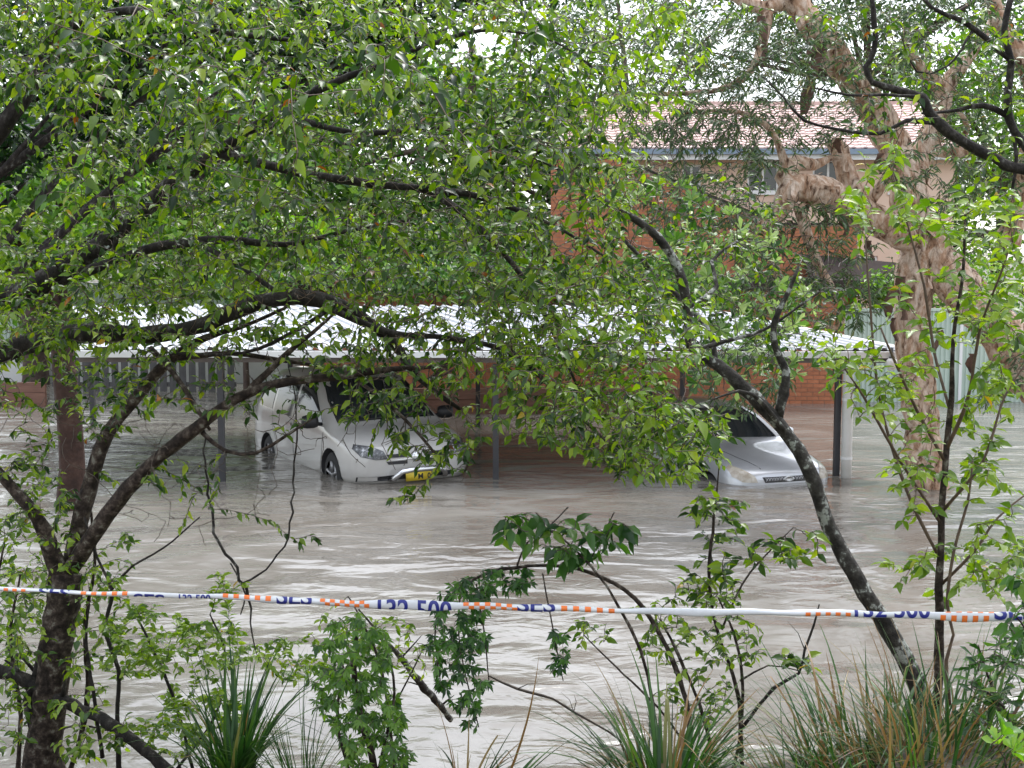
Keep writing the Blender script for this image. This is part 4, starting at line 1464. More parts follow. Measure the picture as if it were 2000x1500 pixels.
bark_strip(pb, 1592, 75, PBD + .0, .95, .22, 1, tail=-.10)
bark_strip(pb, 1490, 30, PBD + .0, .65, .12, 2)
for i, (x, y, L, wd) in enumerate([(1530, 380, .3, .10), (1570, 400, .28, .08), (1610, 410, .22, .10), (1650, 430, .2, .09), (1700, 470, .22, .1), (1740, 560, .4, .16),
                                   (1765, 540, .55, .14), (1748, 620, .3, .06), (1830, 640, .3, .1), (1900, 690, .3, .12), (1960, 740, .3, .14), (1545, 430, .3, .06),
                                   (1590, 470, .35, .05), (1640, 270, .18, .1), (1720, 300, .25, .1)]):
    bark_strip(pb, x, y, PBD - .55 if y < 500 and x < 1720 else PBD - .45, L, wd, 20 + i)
fl = MB()
for _ in range(170):
    i = rs.randrange(len(pbs) - 1)
    if pbs[i, 3] < .09: continue
    t_ = pbs[i + 1, :3] - pbs[i, :3]
    if np.linalg.norm(t_) > .4: continue
    t_ /= np.linalg.norm(t_) + 1e-9
    s_ = np.cross(t_, (rs.gauss(0, .4), 1, rs.gauss(0, .4))); s_ /= np.linalg.norm(s_) + 1e-9
    o_ = np.cross(s_, t_) * (1 if rs.random() < .8 else -1)
    if o_[1] > 0: o_ = -o_
    an_ = rs.uniform(-1.5, 1.5)
    out_ = o_ * math.cos(an_) + s_ * math.sin(an_); tan_ = -o_ * math.sin(an_) + s_ * math.cos(an_)
    p_ = pbs[i, :3] + out_ * pbs[i, 3] * .97
    L_ = rs.uniform(.08, .28); w_ = rs.uniform(.02, .06)
    dn_ = t_ if t_[2] < 0 else -t_
    vv = []
    for k in range(4):
        f_ = k / 3
        q_ = p_ + dn_ * L_ * f_ + out_ * (.01 + .10 * L_ * f_ * f_ * 4 * rs.uniform(.5, 1.2)) + np.array([0, 0, -.12 * L_ * f_])
        vv += [q_ - tan_ * w_ * (1 - .5 * f_) * rs.uniform(.7, 1.2), q_ + tan_ * w_ * (1 - .5 * f_) * rs.uniform(.7, 1.2)]
    fl.add(vv, [(0, 1, 3, 2), (2, 3, 5, 4), (4, 5, 7, 6)])
fl.build('bark_flakes', M['bark_paper'], pb, smooth=True, kind='stuff')
st_paper = dict(shape='slim', L=(.08, .16), w=.20, gap=.022, zone=.5, droop=.6, r=.005, rnd=(0, 1), arch=.3)
tips = sample_tips([(1330, 110, 170, 90, 16.4, 18.2, 227), (1480, 130, 130, 110, 16, 18, 199), (1250, 230, 90, 60, 16.5, 18, 80), (1400, 260, 130, 60, 16, 17.6, 120),
                    (1250, 40, 120, 60, 16.5, 18.5, 146), (1600, 190, 110, 110, 15.8, 18, 120), (1700, 80, 120, 90, 16.5, 18, 199), (1880, 90, 140, 110, 16.5, 18.5, 199),
                    (1950, 260, 110, 130, 16.5, 18.5, 186), (1560, 480, 130, 90, 15.4, 16.8, 146), (1640, 590, 90, 60, 15.4, 16.8, 106), (1330, 390, 120, 80, 15.8, 17.2, 120),
                    (1430, 330, 80, 80, 15.8, 17, 69), (1560, 60, 120, 60, 17.3, 18.6, 120), (1480, 560, 60, 80, 15.6, 16.6, 80), (1900, 420, 90, 90, 16.8, 18, 92),
                    (1450, 720, 110, 90, 14.6, 16.2, 120), (1960, 700, 60, 120, 15.5, 17, 53), (1230, 330, 110, 110, 15.4, 17, 90), (1300, 150, 160, 130, 15.4, 17.5, 110), (1450, 260, 130, 120, 15.2, 17, 80), (1560, 120, 130, 110, 15.2, 16.6, 60), (1600, 520, 150, 90, 15, 16.4, 60), (1400, 440, 120, 80, 15.2, 16.6, 60), (1750, 240, 120, 120, 15.4, 16.6, 40), (1850, 330, 120, 90, 15.4, 16.6, 45), (1130, 40, 90, 60, 16.5, 18, 67)], random.Random(8))
grow(pb, pbs, tips, st_paper, M['leaf_paper'], M['bark_far'], 9, n_single=0)
grow(pb, pbs, sample_tips([(1400, 200, 220, 160, 16, 17.8, 110), (1560, 480, 160, 120, 15.4, 16.8, 80), (1320, 330, 140, 120, 15.8, 17, 50), (1750, 150, 180, 140, 16, 18, 60)], random.Random(10)),
     dict(st_paper, zone=0.0, r=.006, arch=-.2), M['leaf_paper'], M['twig'], 11, twig_name='bare_twigs')

# ================================================================== near trees
st_main = dict(shape='ovate', L=(.026, .060), w=.47, gap=.018, zone=.36, droop=.75, r=.0026, rnd=(0, 1), arch=.6)
st_small = dict(shape='ovate', L=(.03, .058), w=.5, gap=.023, zone=.30, droop=.5, r=.0022, rnd=(0, 1), arch=.6)


def plant(name, label, base, cat='tree', group=None):
    return empty(name, base, label, cat, group)


# ---- the big overhanging tree: trunk just left of the view, limbs arching across
big = plant('overhanging_tree', 'dark-limbed evergreen arching over the flood with glossy oval leaves', (-3.35, 6.4, .3))
BIG = [
    ('trunk', [(-3.35, 6.4, .1, .17), (-3.3, 6.4, .9, .15), (-3.2, 6.35, 1.6, .14), (-3.05, 6.3, 2.3, .13), (-2.85, 6.3, 3.0, .12), (-2.62, 6.3, 3.7, .105), (-2.4, 6.3, 4.4, .085), (-2.1, 6.2, 5.2, .06)]),
]
sk = []
rs = random.Random(21)
for nm, pts in BIG:
    sk.append(limb(big, pts, M['bark_dark'], nm, 12, .07, .1, .1, rs))
BT = [
    [(-180, 740, 6.3, 44), (-60, 708, 6.3, 42), (60, 672, 6.2, 40), (180, 650, 6.1, 38), (300, 655, 6.0, 36), (400, 632, 5.9, 34), (500, 592, 5.9, 32), (580, 580, 5.9, 31), (660, 594, 5.9, 29),
     (720, 630, 5.9, 26), (770, 668, 5.9, 22), (800, 720, 5.9, 17), (850, 765, 5.9, 11), (900, 800, 5.9, 7)],
    [(-150, 640, 6.5, 50), (0, 590, 6.5, 44), (90, 545, 6.5, 40), (180, 490, 6.5, 36), (260, 425, 6.5, 33), (330, 365, 6.5, 29), (420, 300, 6.4, 25), (540, 220, 6.3, 20), (680, 150, 6.2, 14), (820, 110, 6.0, 8)],
    [(-100, 650, 6.6, 28), (20, 598, 6.6, 25), (130, 545, 6.5, 22), (220, 512, 6.4, 20), (310, 482, 6.4, 18), (440, 468, 6.3, 16), (560, 478, 6.3, 12), (680, 450, 6.2, 9), (800, 430, 6.2, 6)],
    [(400, 482, 6.3, 12), (470, 520, 6.2, 11), (540, 570, 6.0, 9)],
    [(430, 300, 6.4, 20), (600, 340, 6.3, 18), (720, 358, 6.2, 17), (850, 372, 6.1, 15), (950, 388, 6.1, 12), (1080, 440, 6.0, 8), (1180, 500, 5.9, 5)],
    [(840, 372, 6.1, 15), (910, 420, 6.0, 14), (980, 490, 5.9, 12), (1040, 570, 5.9, 10), (1085, 660, 5.8, 7), (1130, 760, 5.7, 5)],
    [(640, 600, 5.9, 14), (760, 650, 5.8, 13), (880, 660, 5.7, 12), (1000, 690, 5.6, 11), (1080, 760, 5.5, 9), (1160, 840, 5.4, 7), (1220, 900, 5.3, 5)],
    [(-60, 330, 6.4, 40), (20, 230, 6.3, 36), (70, 150, 6.3, 30), (120, 40, 6.2, 26), (180, -60, 6.1, 22)],
    [(110, 60, 6.2, 18), (260, 20, 6.0, 15), (420, 60, 5.9, 12), (580, 80, 5.8, 8)],
    [(540, 220, 6.3, 12), (700, 260, 6.1, 11), (860, 250, 6.0, 9), (1000, 290, 5.9, 7), (1110, 340, 5.8, 5)],
    [(220, 512, 6.4, 12), (230, 430, 6.3, 10), (215, 370, 6.3, 8), (225, 300, 6.2, 5)],
    [(800, 100, 6.0, 8), (940, 60, 6.0, 7), (1080, 80, 5.9, 5), (1180, 150, 5.9, 4)],
    [(650, 600, 5.9, 9), (560, 655, 5.85, 8), (470, 690, 5.8, 6), (330, 690, 5.8, 5)],
]
for pts in BT:
    P = limb(big, trace(pts), M['bark_dark'], 'branch', 9, .09, .07, .12, rs)
    sk.append(P)
bigs = np.vstack(sk)
tips = sample_tips([
    (230, 110, 300, 150, 4.6, 7.6, 334), (560, 130, 260, 170, 4.6, 7.6, 384), (880, 160, 260, 190, 4.6, 7.4, 384), (700, 330, 330, 150, 4.8, 7.4, 416),
    (330, 330, 260, 130, 5.0, 7.4, 200), (1040, 380, 200, 190, 4.8, 7.0, 283), (480, 470, 330, 100, 5.0, 7.2, 184), (880, 520, 260, 110, 5.0, 7.0, 216),
    (1130, 620, 190, 110, 4.8, 6.6, 184), (1150, 770, 170, 110, 4.6, 6.2, 216), (1270, 860, 130, 90, 4.6, 6.0, 141), (120, 560, 190, 110, 5.4, 7.0, 125),
    (760, 730, 160, 70, 5.2, 6.2, 75), (330, 620, 260, 60, 5.4, 6.6, 67), (1090, 130, 130, 110, 5.0, 7.0, 117), (60, 60, 120, 130, 5.0, 7.0, 117),
    (720, 640, 260, 50, 5.4, 6.4, 41), (820, 860, 130, 60, 5.3, 6.0, 26), (980, 640, 110, 80, 5.0, 6.2, 59), (1360, 840, 80, 60, 4.8, 5.8, 37)], random.Random(31))
grow(big, bigs, tips, st_main, M['leaf_main'], M['twig'], 32, n_single=300)

grow(big, np.vstack([bigs]), sample_tips([(1170, 250, 110, 200, 5.4, 7.4, 110), (1270, 120, 120, 130, 5.6, 7.6, 70), (1230, 20, 150, 50, 5.6, 7.4, 50), (330, 640, 260, 55, 5.5, 6.4, 80), (720, 640, 200, 45, 5.4, 6.2, 45), (1300, 660, 120, 60, 5.2, 6.0, 45), (150, 10, 250, 70, 5.0, 7.2, 103), (500, 0, 250, 70, 5.0, 7.2, 103), (850, 10, 250, 70, 5.0, 7.0, 92), (200, 610, 260, 70, 5.6, 6.8, 126), (1250, 600, 150, 70, 5.2, 6.2, 69), (1020, 780, 110, 80, 5.0, 5.8, 46), (1180, 700, 200, 90, 4.8, 6.0, 120), (1200, 820, 160, 90, 4.6, 5.8, 135), (1320, 870, 110, 80, 4.6, 5.6, 90), (1080, 610, 150, 80, 5.0, 6.2, 90), (100, 640, 150, 90, 5.6, 6.8, 90),
                                          (300, 540, 220, 70, 5.6, 6.8, 90), (60, 470, 120, 90, 5.8, 7.0, 60), (560, 540, 220, 60, 5.6, 6.8, 75), (960, 700, 120, 60, 5.2, 6.0, 45)], random.Random(35)),
     dict(st_main, rnd=(.1, .96)), M['leaf_bright'], M['twig_red'], 36, leaf_name='new_foliage', twig_name='new_twigs')
grow(big, bigs, sample_tips([(250, 160, 300, 150, 4.3, 5.6, 22), (600, 200, 280, 170, 4.3, 5.6, 25), (950, 180, 250, 170, 4.3, 5.6, 20), (330, 380, 250, 90, 4.6, 5.8, 10), (1000, 480, 200, 110, 4.6, 5.6, 10), (1330, 850, 90, 70, 4.4, 5.2, 10)], random.Random(37)),
     dict(st_main, L=(.05, .085), gap=.034, zone=.26, rnd=(0, .9)), M['leaf_main'], M['twig_red'], 38, leaf_name='large_foliage', twig_name='large_leaf_twigs', n_single=0)
bare = dict(st_main, zone=0.0, r=.0022, arch=-.1)
grow(big, bigs, sample_tips([(720, 560, 300, 110, 5.4, 6.3, 90), (1020, 560, 200, 160, 5.2, 6.2, 105), (860, 700, 220, 70, 5.3, 6.0, 90), (480, 620, 220, 70, 5.6, 6.2, 60), (980, 800, 110, 100, 5.2, 5.8, 45),
                             (560, 350, 300, 120, 5.2, 6.4, 90), (900, 300, 250, 160, 5.0, 6.2, 90), (250, 350, 160, 120, 5.6, 6.6, 45), (1250, 720, 120, 110, 5.0, 5.8, 45), (700, 450, 500, 200, 5.0, 6.6, 240), (1050, 650, 250, 120, 5.0, 6.0, 105)], random.Random(33)),
     dict(bare, r=.0019), M['leaf_main'], M['twig_red'], 34, twig_name='bare_twigs')

# a few dangling dead stems
dv = plant('dangling_vine', 'leafless dark vine dangling from the overhanging branch above the tape', at(400, 860, 5.75), 'vine')
for pts in ([(398, 835, 5.75, 5), (402, 920, 5.75, 8), (412, 1000, 5.75, 9), (430, 1060, 5.72, 10), (470, 1130, 5.7, 11), (488, 1190, 5.7, 8), (494, 1240, 5.7, 5), (505, 1290, 5.7, 2)],
            [(560, 700, 5.75, 3), (578, 800, 5.72, 5), (572, 960, 5.7, 7), (562, 1050, 5.7, 7), (520, 1110, 5.7, 6), (472, 1140, 5.7, 6)],
            [(450, 1100, 5.7, 5), (480, 1160, 5.68, 6), (470, 1200, 5.68, 4)]):
    limb(dv, trace([(*q[:3], q[3] * .65) for q in pts]), M['bark_dark'], 'stem', 6, .2, .04, 1.6, rs)

# ---- forked tree at the left
fk = plant('forked_tree', 'slim dark forked trunk rising at the left behind the barrier tape', at(84, 1560, 6.0))
FK = [
    ('trunk', [(80, 1640, 6.0, 84), (84, 1500, 6.0, 78), (95, 1390, 6.0, 70), (108, 1270, 6.0, 62), (120, 1180, 6.0, 60), (130, 1120, 6.0, 62)]),
    ('branch', [(126, 1150, 6.0, 44), (100, 1070, 5.95, 40), (70, 1010, 5.9, 36), (30, 960, 5.9, 30), (-20, 905, 5.9, 26), (-80, 850, 5.9, 20)]),
    ('branch', [(130, 1150, 6.0, 46), (150, 1050, 6.05, 44), (172, 960, 6.1, 40), (195, 880, 6.1, 37), (230, 820, 6.1, 34), (280, 760, 6.1, 32), (330, 705, 6.1, 28), (400, 660, 6.0, 20), (470, 640, 6.0, 12), (560, 600, 6.0, 7)]),
    ('branch', [(140, 1110, 5.95, 40), (180, 1050, 5.9, 40), (230, 980, 5.85, 38), (290, 910, 5.8, 34), (360, 855, 5.75, 31), (430, 800, 5.7, 28), (495, 762, 5.7, 26), (570, 745, 5.7, 22), (660, 735, 5.7, 18), (760, 722, 5.7, 14), (880, 715, 5.7, 8)]),
    ('branch', [(480, 770, 5.7, 18), (520, 730, 5.72, 16), (560, 690, 5.74, 14), (610, 650, 5.76, 10), (650, 615, 5.8, 6)]),
    ('branch', [(350, 700, 6.05, 14), (450, 690, 6.0, 12), (560, 705, 5.95, 10), (660, 720, 5.9, 7)]),
    ('branch', [(295, 680, 6.1, 12), (340, 730, 5.9, 12), (380, 790, 5.8, 11), (410, 840, 5.75, 8)]),
    ('branch', [(395, 845, 5.75, 12), (440, 880, 5.7, 10), (500, 885, 5.65, 8), (560, 850, 5.6, 7), (615, 815, 5.6, 5)]),
    ('branch', [(700, 745, 5.7, 9), (760, 790, 5.6, 8), (820, 850, 5.5, 7), (860, 900, 5.5, 5)]),
]
sk = []
for nm, pts in FK:
    sk.append(limb(fk, trace([(q[0], q[1], q[2], q[3] * (1 if nm == 'trunk' else .82)) for q in pts]), M['bark_brown'], nm, 10, .08, .07, .10, rs))
fks = np.vstack(sk)
tips = sample_tips([(130, 760, 190, 110, 5.6, 6.8, 91), (330, 740, 150, 80, 5.4, 6.4, 52), (60, 980, 90, 90, 5.6, 6.6, 34), (330, 960, 120, 70, 5.5, 6.1, 21),
                    (560, 780, 110, 50, 5.4, 6.0, 14), (740, 790, 110, 50, 5.3, 5.9, 24), (850, 880, 90, 60, 5.2, 5.7, 16), (640, 700, 120, 40, 5.5, 6.0, 26), (30, 620, 80, 90, 6, 6.8, 26),
                    (790, 960, 40, 40, 5.3, 5.6, 8), (590, 1060, 40, 20, 5.5, 5.7, 4)], random.Random(41))
grow(fk, fks, tips, st_main, M['leaf_main'], M['twig'], 42, n_single=220)

grow(fk, fks, sample_tips([(420, 930, 150, 90, 5.4, 6.0, 34), (600, 830, 130, 70, 5.4, 5.9, 30), (260, 900, 120, 120, 5.5, 6.2, 26), (760, 840, 120, 90, 5.3, 5.8, 30), (900, 860, 60, 90, 5.3, 5.7, 14),
                            (60, 860, 90, 100, 5.7, 6.2, 20), (480, 720, 150, 40, 5.6, 6.0, 26), (380, 1010, 160, 60, 5.5, 5.9, 18)], random.Random(43)),
     bare, M['leaf_main'], M['twig'], 44, twig_name='bare_twigs')

# ---- leaning lichen-spotted tree on the right
ln = plant('leaning_tree', 'leaning slender trunk spotted with grey lichen rising from the grass on the right', at(1800, 1340, 6.3))
LN = [
    ('trunk', [(1830, 1420, 6.3, 46), (1780, 1310, 6.3, 44), (1735, 1230, 6.3, 41), (1690, 1160, 6.3, 38), (1650, 1090, 6.35, 35), (1620, 1030, 6.4, 34), (1600, 970, 6.4, 33), (1575, 910, 6.45, 34), (1540, 850, 6.5, 36),
               (1490, 795, 6.5, 36), (1430, 735, 6.55, 34), (1380, 700, 6.6, 32), (1352, 680, 6.6, 26), (1345, 640, 6.6, 23), (1342, 590, 6.6, 22), (1322, 520, 6.6, 22), (1285, 462, 6.6, 21), (1235, 425, 6.6, 18), (1180, 392, 6.6, 13)]),
    ('branch', [(1520, 815, 6.5, 24), (1530, 770, 6.5, 24), (1535, 725, 6.5, 20), (1515, 680, 6.5, 16), (1512, 630, 6.5, 14), (1540, 570, 6.5, 10), (1560, 520, 6.5, 6)]),
    ('branch', [(1400, 715, 6.6, 14), (1380, 640, 6.7, 13), (1290, 545, 6.9, 12), (1230, 480, 7.0, 10), (1190, 440, 7.0, 6)]),
    ('branch', [(1540, 850, 6.5, 14), (1470, 770, 6.3, 10), (1420, 770, 6.2, 7), (1370, 790, 6.2, 4)]),
    ('branch', [(1345, 600, 6.6, 12), (1400, 560, 6.7, 10), (1390, 510, 6.8, 9), (1440, 470, 6.9, 6)]),
    ('branch', [(1350, 685, 6.6, 12), (1440, 660, 6.6, 9), (1500, 640, 6.6, 7), (1600, 570, 6.6, 4)]),
]
sk = []
for nm, pts in LN:
    sk.append(limb(ln, trace([(*q[:3], q[3] * .82) for q in pts]), M['bark_lichen'], nm, 10, .07, .07, .10, rs))
lns = np.vstack(sk)
st_ros = dict(shape='obovate', L=(.05, .085), w=.36, gap=.5, zone=.02, mode='rosette', n=7, lift=.35, r=.003, rnd=(.05, .95), arch=.4)
tips = sample_tips([(1290, 420, 100, 70, 7.0, 8.6, 61), (1430, 480, 110, 70, 7.0, 8.6, 91), (1260, 520, 90, 80, 6.8, 8.4, 65), (1440, 620, 120, 70, 6.8, 8.2, 84), (1350, 590, 90, 90, 6.8, 8.2, 76),
                    (1180, 370, 50, 40, 7, 8, 19), (1520, 600, 70, 50, 7.0, 8.0, 34), (1400, 720, 100, 50, 6.8, 8, 49), (1520, 700, 70, 60, 6.8, 7.6, 30)], random.Random(51))
grow(ln, lns, tips[np.arange(len(tips)) % 10 < 7], st_ros, M['leaf_rosette'], M['twig'], 52, n_single=300)

grow(ln, lns, sample_tips([(1250, 420, 130, 120, 6.6, 8.6, 70), (1340, 560, 150, 100, 6.6, 8.4, 70), (1470, 560, 120, 110, 6.6, 8.4, 60), (1210, 560, 100, 90, 6.4, 8, 40), (1400, 400, 130, 80, 7, 8.6, 40), (1600, 600, 90, 70, 6.6, 8, 30), (1500, 690, 90, 60, 6.6, 7.8, 26)], random.Random(55)),
     dict(st_small, rnd=(0, .95)), M['leaf_main'], M['twig'], 56, leaf_name='small_foliage', twig_name='fine_twigs')
grow(ln, lns, sample_tips([(1330, 480, 200, 180, 6.6, 8.4, 120), (1560, 560, 120, 120, 6.6, 8, 50)], random.Random(57)),
     dict(st_small, zone=0.0, r=.002, arch=-.1), M['leaf_main'], M['twig'], 58, twig_name='bare_twigs')

# ---- sapling on the right
sp = plant('multi_stem_sapling', 'thin multi-stemmed sapling with pale green paired leaves at the right', at(1832, 1400, 5.6), 'sapling')
SP = [
    ('trunk', [(1830, 1460, 5.6, 26), (1830, 1380, 5.6, 24), (1836, 1250, 5.6, 23), (1834, 1150, 5.6, 22), (1838, 1050, 5.6, 22), (1842, 960, 5.6, 20), (1848, 880, 5.6, 17), (1858, 780, 5.6, 14), (1862, 660, 5.6, 12), (1880, 540, 5.6, 9), (1885, 420, 5.6, 5)]),
    ('stem', [(1855, 1380, 5.55, 10), (1848, 1290, 5.55, 10), (1862, 1240, 5.55, 9), (1850, 1180, 5.55, 9), (1862, 1080, 5.55, 8), (1890, 980, 5.55, 7), (1900, 900, 5.55, 5)]),
    ('stem', [(1836, 1020, 5.6, 11), (1790, 950, 5.5, 9), (1740, 870, 5.4, 8), (1690, 780, 5.3, 7), (1650, 720, 5.2, 5)]),
    ('stem', [(1830, 1080, 5.6, 10), (1780, 980, 5.6, 9), (1735, 850, 5.6, 8), (1712, 740, 5.6, 7), (1700, 600, 5.6, 6), (1690, 470, 5.6, 4)]),
    ('stem', [(1845, 900, 5.6, 10), (1790, 800, 5.5, 8), (1745, 700, 5.4, 7), (1720, 640, 5.4, 5)]),
    ('stem', [(1848, 880, 5.6, 10), (1890, 780, 5.5, 9), (1915, 640, 5.4, 7), (1960, 520, 5.3, 6), (1990, 420, 5.3, 4)]),
    ('stem', [(1855, 800, 5.6, 9), (1825, 690, 5.7, 7), (1805, 560, 5.7, 6), (1770, 430, 5.7, 5), (1740, 330, 5.7, 4)]),
    ('stem', [(1840, 1000, 5.6, 9), (1920, 900, 5.5, 8), (1960, 780, 5.5, 6), (2010, 700, 5.5, 5)]),
    ('stem', [(1840, 1140, 5.6, 9), (1900, 1080, 5.5, 8), (1950, 1010, 5.5, 6), (2010, 960, 5.5, 5)]),
]
sk = []
for nm, pts in SP:
    sk.append(limb(sp, trace([(*q[:3], q[3] * .75) for q in pts]), M['bark_brown'] if nm == 'trunk' else M['twig_red'], nm, 8, .06, .06, .12, rs))
sps = np.vstack(sk)
st_pair = dict(shape='ovate', L=(.038, .070), w=.50, gap=.036, zone=.28, droop=.35, r=.0022, rnd=(.2, .97), arch=.5, mode='pair')
tips = sample_tips([(1900, 440, 120, 80, 4.9, 6.2, 51), (1720, 420, 90, 80, 5.2, 6.2, 33), (1960, 580, 90, 110, 4.8, 6.2, 51), (1840, 600, 100, 90, 5.2, 6, 39), (1740, 330, 60, 60, 5.4, 6, 15),
                    (1800, 780, 110, 90, 5.2, 6, 39), (1690, 760, 80, 70, 5.0, 5.6, 18), (1660, 700, 60, 40, 5, 5.6, 12), (1900, 860, 90, 90, 5.2, 6, 30), (1790, 960, 90, 80, 5.2, 6, 24), (1870, 1110, 90, 60, 5.2, 5.9, 24),
                    (1960, 1030, 70, 90, 5.2, 6, 24), (1980, 1130, 50, 60, 5.2, 5.8, 14), (1760, 1120, 50, 40, 5.3, 5.7, 6), (1620, 690, 40, 40, 5, 5.5, 8), (1960, 760, 60, 70, 5, 6, 24)], random.Random(61))
grow(sp, sps, tips, st_pair, M['leaf_bright'], M['twig_red'], 62, n_single=300)

# ---- black wet branches reaching in from the right
rb = plant('black_branched_tree', 'bare black wet branches reaching in over the paperbark from the right', (3.6, 6.2, .4))
RB = [
    ('trunk', [(3.6, 6.2, -.0, .11), (3.55, 6.2, 1.2, .10), (3.45, 6.2, 2.2, .09), (3.2, 6.2, 3.1, .075), (3.05, 6.2, 3.6, .06)]),
]
sk = [limb(rb, RB[0][1], M['bark_dark'], 'trunk', 10, .07, .1, .1, rs)]
for pts in (
        [(2290, 380, 6.2, 44), (2120, 340, 6.1, 36), (2000, 330, 6.1, 30), (1940, 310, 6.1, 28), (1880, 275, 6.1, 26), (1840, 250, 6.1, 25), (1815, 215, 6.1, 23), (1800, 190, 6.1, 22), (1760, 180, 6.1, 20), (1705, 160, 6.1, 18), (1692, 130, 6.1, 14), (1708, 100, 6.1, 13), (1706, 20, 6.1, 12), (1700, -30, 6.1, 9)],
        [(1830, 240, 6.1, 13), (1770, 235, 6.1, 12), (1720, 260, 6.1, 9), (1650, 255, 6.1, 8), (1570, 235, 6.1, 7), (1530, 190, 6.1, 5), (1490, 150, 6.1, 3)],
        [(2060, 380, 6.1, 26), (2000, 280, 6.1, 24), (1970, 230, 6.1, 22), (1975, 120, 6.1, 18), (1960, 60, 6.1, 15), (1980, -20, 6.1, 12)],
        [(1965, 225, 6.1, 16), (1920, 205, 6.1, 14), (1870, 215, 6.1, 10), (1800, 222, 6.1, 6)],
        [(1975, 120, 6.1, 12), (1930, 80, 6.1, 14), (1880, 40, 6.1, 14), (1820, 15, 6.1, 11), (1790, -30, 6.1, 8)],
        [(1975, 240, 6.1, 12), (1985, 310, 6.1, 10), (1975, 380, 6.1, 7)],
        [(1800, 190, 6.1, 9), (1730, 185, 6.0, 8), (1660, 186, 6.0, 7), (1592, 172, 6.0, 4)],
        [(1900, 60, 6.1, 8), (1850, 130, 6.0, 6), (1790, 140, 6.0, 5), (1760, 70, 6.0, 3)],
        [(2200, 560, 6.0, 20), (2080, 430, 6.0, 16), (2040, 400, 6.0, 12)]):
    sk.append(limb(rb, trace([(*q[:3], q[3] * .78) for q in pts]), M['bark_dark'], 'branch', 8, .12, .06, .25, rs))
rbs = np.vstack(sk)
tips = sample_tips([(1940, 60, 80, 70, 5.6, 6.6, 14), (1740, 60, 60, 50, 5.8, 6.6, 9), (1630, 30, 80, 40, 5.8, 6.6, 7), (1980, 180, 40, 100, 5.6, 6.4, 9), (1390, 20, 110, 40, 5.8, 6.6, 8), (1850, 120, 130, 110, 5.6, 6.6, 40), (1930, 330, 80, 90, 5.6, 6.6, 26), (1720, 200, 70, 90, 5.8, 6.6, 20)], random.Random(71))
grow(rb, rbs, tips, st_small, M['leaf_main'], M['twig'], 72, n_single=40, reach=.7)

# ================================================================== shrubs and vines on the bank
def shrub(name, label, base_px, D, stems, blobs, style, leafm, seed, n_single=150, cat='shrub', bark='bark_brown', twigm=None, group=None):
    b = at(base_px[0], base_px[1], D)
    t = plant(name, label, b, cat, group)
    r = random.Random(seed)
    S = []
    for pts in stems:
        S.append(limb(t, trace([(q[0], q[1], q[2] * .75) for q in pts], D), M[bark], 'stem', 7, .1, .05, .3, r))
    grow(t, np.vstack(S), sample_tips([(*q[:6], int(q[6] * 2.3)) for q in blobs], r), style, leafm, twigm or M['twig'], seed + 1, n_single)
    return t


shrub('bank_shrub', 'yellow-green shrub crowding the foot of the forked trunk', (40, 1560), 6.1,
      [[(30, 1560, 14), (40, 1400, 12), (20, 1250, 9), (40, 1120, 6)], [(120, 1560, 12), (170, 1380, 14), (165, 1230, 12), (185, 1100, 10), (178, 1000, 6)],
       [(0, 1560, 12), (-30, 1300, 9), (10, 1050, 5)], [(60, 1500, 8), (130, 1420, 6), (230, 1430, 4)]],
      [(60, 1080, 110, 90, 5.7, 6.6, 60), (30, 1230, 80, 80, 5.7, 6.6, 40), (230, 1090, 40, 60, 5.7, 6.3, 8), (110, 1330, 100, 60, 5.6, 6.3, 16), (190, 1200, 70, 90, 5.6, 6.4, 22), (150, 1430, 130, 60, 5.5, 6.2, 24), (10, 1400, 60, 80, 5.7, 6.4, 14), (40, 930, 60, 60, 5.8, 6.5, 10)],
      st_small, M['leaf_bright'], 101, 200)
st_pin = dict(shape='ovate', L=(.028, .05), w=.5, gap=.018, zone=.22, droop=.2, r=.0018, rnd=(.2, .9), arch=.8, mode='pair')
shrub('feathery_shrub', 'bright green feathery shrub with crooked black stems over the water', (230, 1520), 5.9,
      [[(235, 1520, 15), (228, 1400, 13), (232, 1310, 12), (205, 1235, 11), (212, 1190, 10), (219, 1150, 9), (190, 1090, 7), (165, 1010, 5)],
       [(219, 1150, 8), (260, 1105, 6), (320, 1070, 5), (390, 1010, 3)], [(200, 1480, 12), (185, 1370, 10), (168, 1250, 9), (175, 1180, 5)],
       [(380, 1520, 10), (345, 1380, 9), (300, 1270, 8), (270, 1210, 5)], [(330, 1520, 9), (420, 1400, 8), (440, 1280, 6), (410, 1200, 4)]],
      [(285, 1225, 90, 45, 5.6, 6.2, 30), (270, 1290, 70, 40, 5.6, 6.2, 34), (420, 1260, 70, 50, 5.6, 6.2, 26), (390, 1380, 90, 70, 5.6, 6.2, 30), (440, 1150, 50, 30, 5.6, 6.0, 9), (570, 1280, 70, 50, 5.6, 6.1, 14), (330, 1440, 80, 40, 5.5, 6.0, 14)],
      st_pin, M['leaf_bright'], 111, 200, bark='bark_dark')
st_vine = dict(shape='slim', L=(.032, .060), w=.34, gap=.034, zone=.34, mode='palm', n=5, droop=.8, r=.0018, rnd=(.1, .9), arch=.1)
